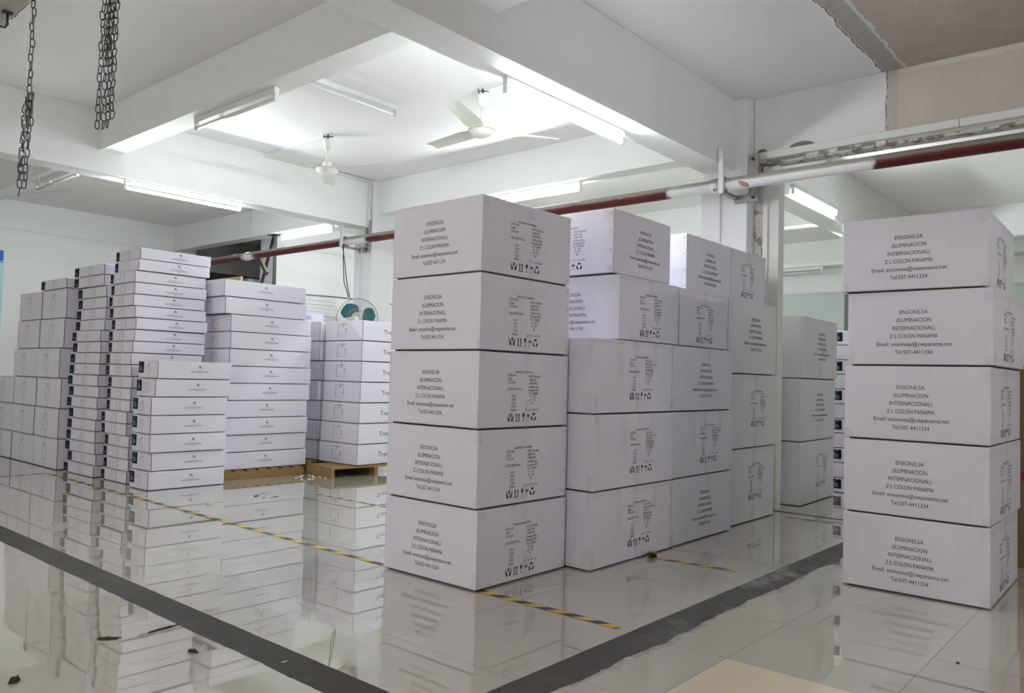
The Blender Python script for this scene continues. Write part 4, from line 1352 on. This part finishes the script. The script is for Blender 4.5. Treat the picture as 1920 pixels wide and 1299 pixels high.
# ------------------------------------------------------------------ pedestal fan behind the lettered stack
def pedestal_fan():
    x, y, zc = 6.255, 8.00, 1.775
    root = bpy.data.objects.new('pedestal_fan', None); C.objects.link(root); root.location = (x, y, 0)
    tag(root, 'standing fan with teal blades and round wire cage behind the lettered cartons', 'fan')
    yawf = math.radians(180 + 47)
    Rm = Matrix.Rotation(yawf, 4, 'Z') @ Matrix.Rotation(math.radians(82), 4, 'Y')
    def put(nm, bm, mats):
        o = new_obj(nm, to_mesh(nm, bm, mats), root)
        o.matrix_local = Matrix.Translation((0, 0, zc)) @ Rm
        return o
    Rr = .262
    bm = bmesh.new()
    add_tube(bm, [(Rr * math.cos(a), Rr * math.sin(a), 0) for a in [2 * math.pi * k / 48 for k in range(48)]], .006, 6, closed=True)
    for dz in (.055, -.06):
        add_tube(bm, [(Rr * .45 * math.cos(a), Rr * .45 * math.sin(a), dz * .95) for a in [2 * math.pi * k / 32 for k in range(32)]], .002, 5, closed=True)
        for k in range(56):
            a = 2 * math.pi * k / 56
            tw = .35
            add_tube(bm, [(rr * math.cos(a + tw * (1 - rr / Rr)), rr * math.sin(a + tw * (1 - rr / Rr)), dz * math.cos((rr / Rr) * math.pi / 2) ** .5 if rr < Rr else 0) for rr in (.06, .11, .17, .22, .25, Rr)], .0013, 4, caps=False)
    put('cage', bm, ['wire'])
    bm = bmesh.new()
    for q in range(3):
        a0 = 2 * math.pi * q / 3 + math.radians(85)
        prev = None
        for i in range(9):
            t = i / 8
            r = .045 + .185 * t
            half = math.radians(12 + 34 * math.sin(math.pi * min(1, .15 + t * .75)))
            row = []
            for j in range(6):
                s = -1 + 2 * j / 5
                a = a0 + .5 * t + s * half * (1 - .25 * max(0, t - .7) / .3 * (s * s))
                row.append(bm.verts.new((r * math.cos(a), r * math.sin(a), -s * .022)))
            if prev:
                for j in range(5): bm.faces.new((prev[j], prev[j + 1], row[j + 1], row[j])).smooth = True
            prev = row
    bmesh.ops.solidify(bm, geom=bm.faces[:], thickness=.003)
    put('blades', bm, ['teal'])
    bm = bmesh.new()
    add_lathe(bm, [(0, .072), (.05, .070), (.068, .060), (.070, .050), (.066, .046)], 28)
    put('badge', bm, ['white_plastic'])
    bm = bmesh.new()
    add_lathe(bm, [(0, -.20), (.04, -.20), (.062, -.17), (.065, -.08), (.05, -.062), (0, -.06)], 24)
    put('motor', bm, ['white_plastic'])
    bm = bmesh.new()
    cx_, cy_ = .12 * math.cos(yawf + math.pi), .12 * math.sin(yawf + math.pi)
    add_tube(bm, [(cx_, cy_, .04), (cx_, cy_, zc - .05)], .016, 14)
    new_obj('pole', to_mesh('pole', bm, ['white_metal']), root)
    bm = bmesh.new()
    add_lathe(bm, [(0, .045), (.03, .045), (.06, .03), (.20, .02), (.21, .0), (0, 0)], 32, o=(cx_, cy_, 0))
    new_obj('base', to_mesh('base', bm, ['white_plastic']), root)
pedestal_fan()
bm = bmesh.new()
for k in range(2):
    add_tube(bm, [(6.20 - .02 * k, 8.265, 2.75), (6.185, 8.235 - .03 * k, 2.5), (6.18 + .02 * k, 8.20 - .03 * k, 2.25), (6.20, 8.12 - .02 * k, 2.05)], .006, 6)
o = new_obj('hanging_cable', to_mesh('hanging_cable', bm, ['cable'])); tag(o, 'pair of dark cables hanging from the pipe down to the standing fan', 'cable')
bm = bmesh.new()
add_tube(bm, [(7.26 + 3.2 * i / 10, 11.47, 2.42 - .01 * math.sin(i)) for i in range(11)], .008, 6)
o = new_obj('wall_cable', to_mesh('wall_cable', bm, ['cable'])); tag(o, 'thin dark cable running level across the bright white wall', 'cable')

# ------------------------------------------------------------------ odds and ends behind the stacks
# white foam boards on a support carton
bm = bmesh.new(); add_box(bm, (0, 0, 0), (.9, .5, 1.62), 0, .004, 2)
o = new_obj('support_crate', to_mesh('support_crate', bm, ['carton']), None, (5.50, 8.50, 0)); tag(o, 'tall white crate holding the foam boards behind the lettered cartons', 'crate')
for k in range(9):
    bm = bmesh.new(); add_box(bm, (0, 0, 0), (.52 + rs.uniform(-.02, .02), .42, .046), 0, .003)
    o = new_obj('foam_board', to_mesh('foam_board', bm, ['foam']), None, (5.86 + rs.uniform(-.04, .02) - (.03 if k > 6 else 0), 8.53, 1.622 + k * .0475), rs.uniform(-.02, .02))
    tag(o, 'white foam board in the pile left of the standing fan, %s' % ('lowest' if k == 0 else 'topmost' if k == 8 else ORD[k] + ' from the bottom'), 'board', 'foam boards in the taller pile')
for k in range(4):
    bm = bmesh.new(); add_box(bm, (0, 0, 0), (.30, .42, .05), 0, .003)
    o = new_obj('foam_board', to_mesh('foam_board', bm, ['foam']), None, (5.495 + .008 * k, 8.53, 1.622 + k * .051), 0)
    tag(o, 'white foam board in the lower pile behind the blue-lettered carton, %s' % ('lowest', 'second', 'third', 'topmost')[k], 'board', 'foam boards in the lower pile')

# struts under the beam near the far tube
root = bpy.data.objects.new('strut_frame', None); C.objects.link(root); root.location = (6.70, 10.64, 3.18)
tag(root, 'steel angle struts hanging from the cross beam left of the far tube', 'strut')
def strut(nm, a, b, w_, mat):
    bm = bmesh.new(); add_obox(bm, a, b, w_, w_ * .4); new_obj(nm, to_mesh(nm, bm, [mat]), root)
strut('vertical_strut', (0, 0, 0), (0, -.02, -1.05), .05, 'steel')
strut('slanting_strut', (-.01, .02, 0), (-.05, .38, -1.05), .045, 'steel')
bm = bmesh.new(); add_box(bm, (-.07, -.10, -.012), (.07, .12, -.001)); new_obj('top_plate', to_mesh('top_plate', bm, ['steel']), root)
bm = bmesh.new(); add_obox(bm, (-.12, .30, -.28), (-.12, -.0, -.62), .04, .06)
new_obj('cross_brace', to_mesh('cross_brace', bm, ['edge']), root)
# grey cabinet and plywood
bm = bmesh.new(); add_box(bm, (0, 0, 0), (.52, .38, 2.52), 0, .05, 4)
o = new_obj('metal_cabinet', to_mesh('metal_cabinet', bm, ['cabinet']), None, (6.50, 11.09, 0)); tag(o, 'blue-grey metal cabinet with rounded top behind the pallet stack', 'cabinet')
bm = bmesh.new(); add_box(bm, (0, 0, 0), (.04, .75, 2.54), 0, .002)
o = new_obj('plywood_sheet', to_mesh('plywood_sheet', bm, ['ply']), None, (6.44, 11.15, 0)); tag(o, 'pale plywood sheet standing behind the grey cabinet', 'board')
# dark room ductwork
for k, (zz, yy) in enumerate(((2.95, 15.0), (2.75, 16.0))):
    bm = bmesh.new(); add_box(bm, (7.3, yy, zz), (14.0, yy + .12, zz + .10))
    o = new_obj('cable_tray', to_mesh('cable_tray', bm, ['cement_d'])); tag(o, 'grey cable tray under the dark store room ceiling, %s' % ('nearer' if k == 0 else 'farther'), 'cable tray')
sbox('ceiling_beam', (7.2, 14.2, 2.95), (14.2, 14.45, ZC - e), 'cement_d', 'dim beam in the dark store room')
# poster on the back wall at the left edge
bm = bmesh.new()
add_box(bm, (0, 0, 0), (1.0, .012, 1.31), 0)
add_box(bm, (.01, -.002, 1.14), (.99, .0005, 1.30), 1)
add_box(bm, (.01, -.002, 1.115), (.99, .0005, 1.13), 1)
o = new_obj('wall_poster', to_mesh('wall_poster', bm, ['cyan', 'blue']), None, (2.965, Y1 - .0135, 1.51)); tag(o, 'pale cyan poster with a blue header at the left edge of the back wall', 'poster')
# board on the far wall
bm = bmesh.new()
add_box(bm, (0, 0, 0), (.02, 1.2, .75), 0, .004)
o = new_obj('wall_board', to_mesh('wall_board', bm, ['chalk']), None, (14.262, 3.4, 1.95)); tag(o, 'dark board on the far wall beside the right stack', 'board')
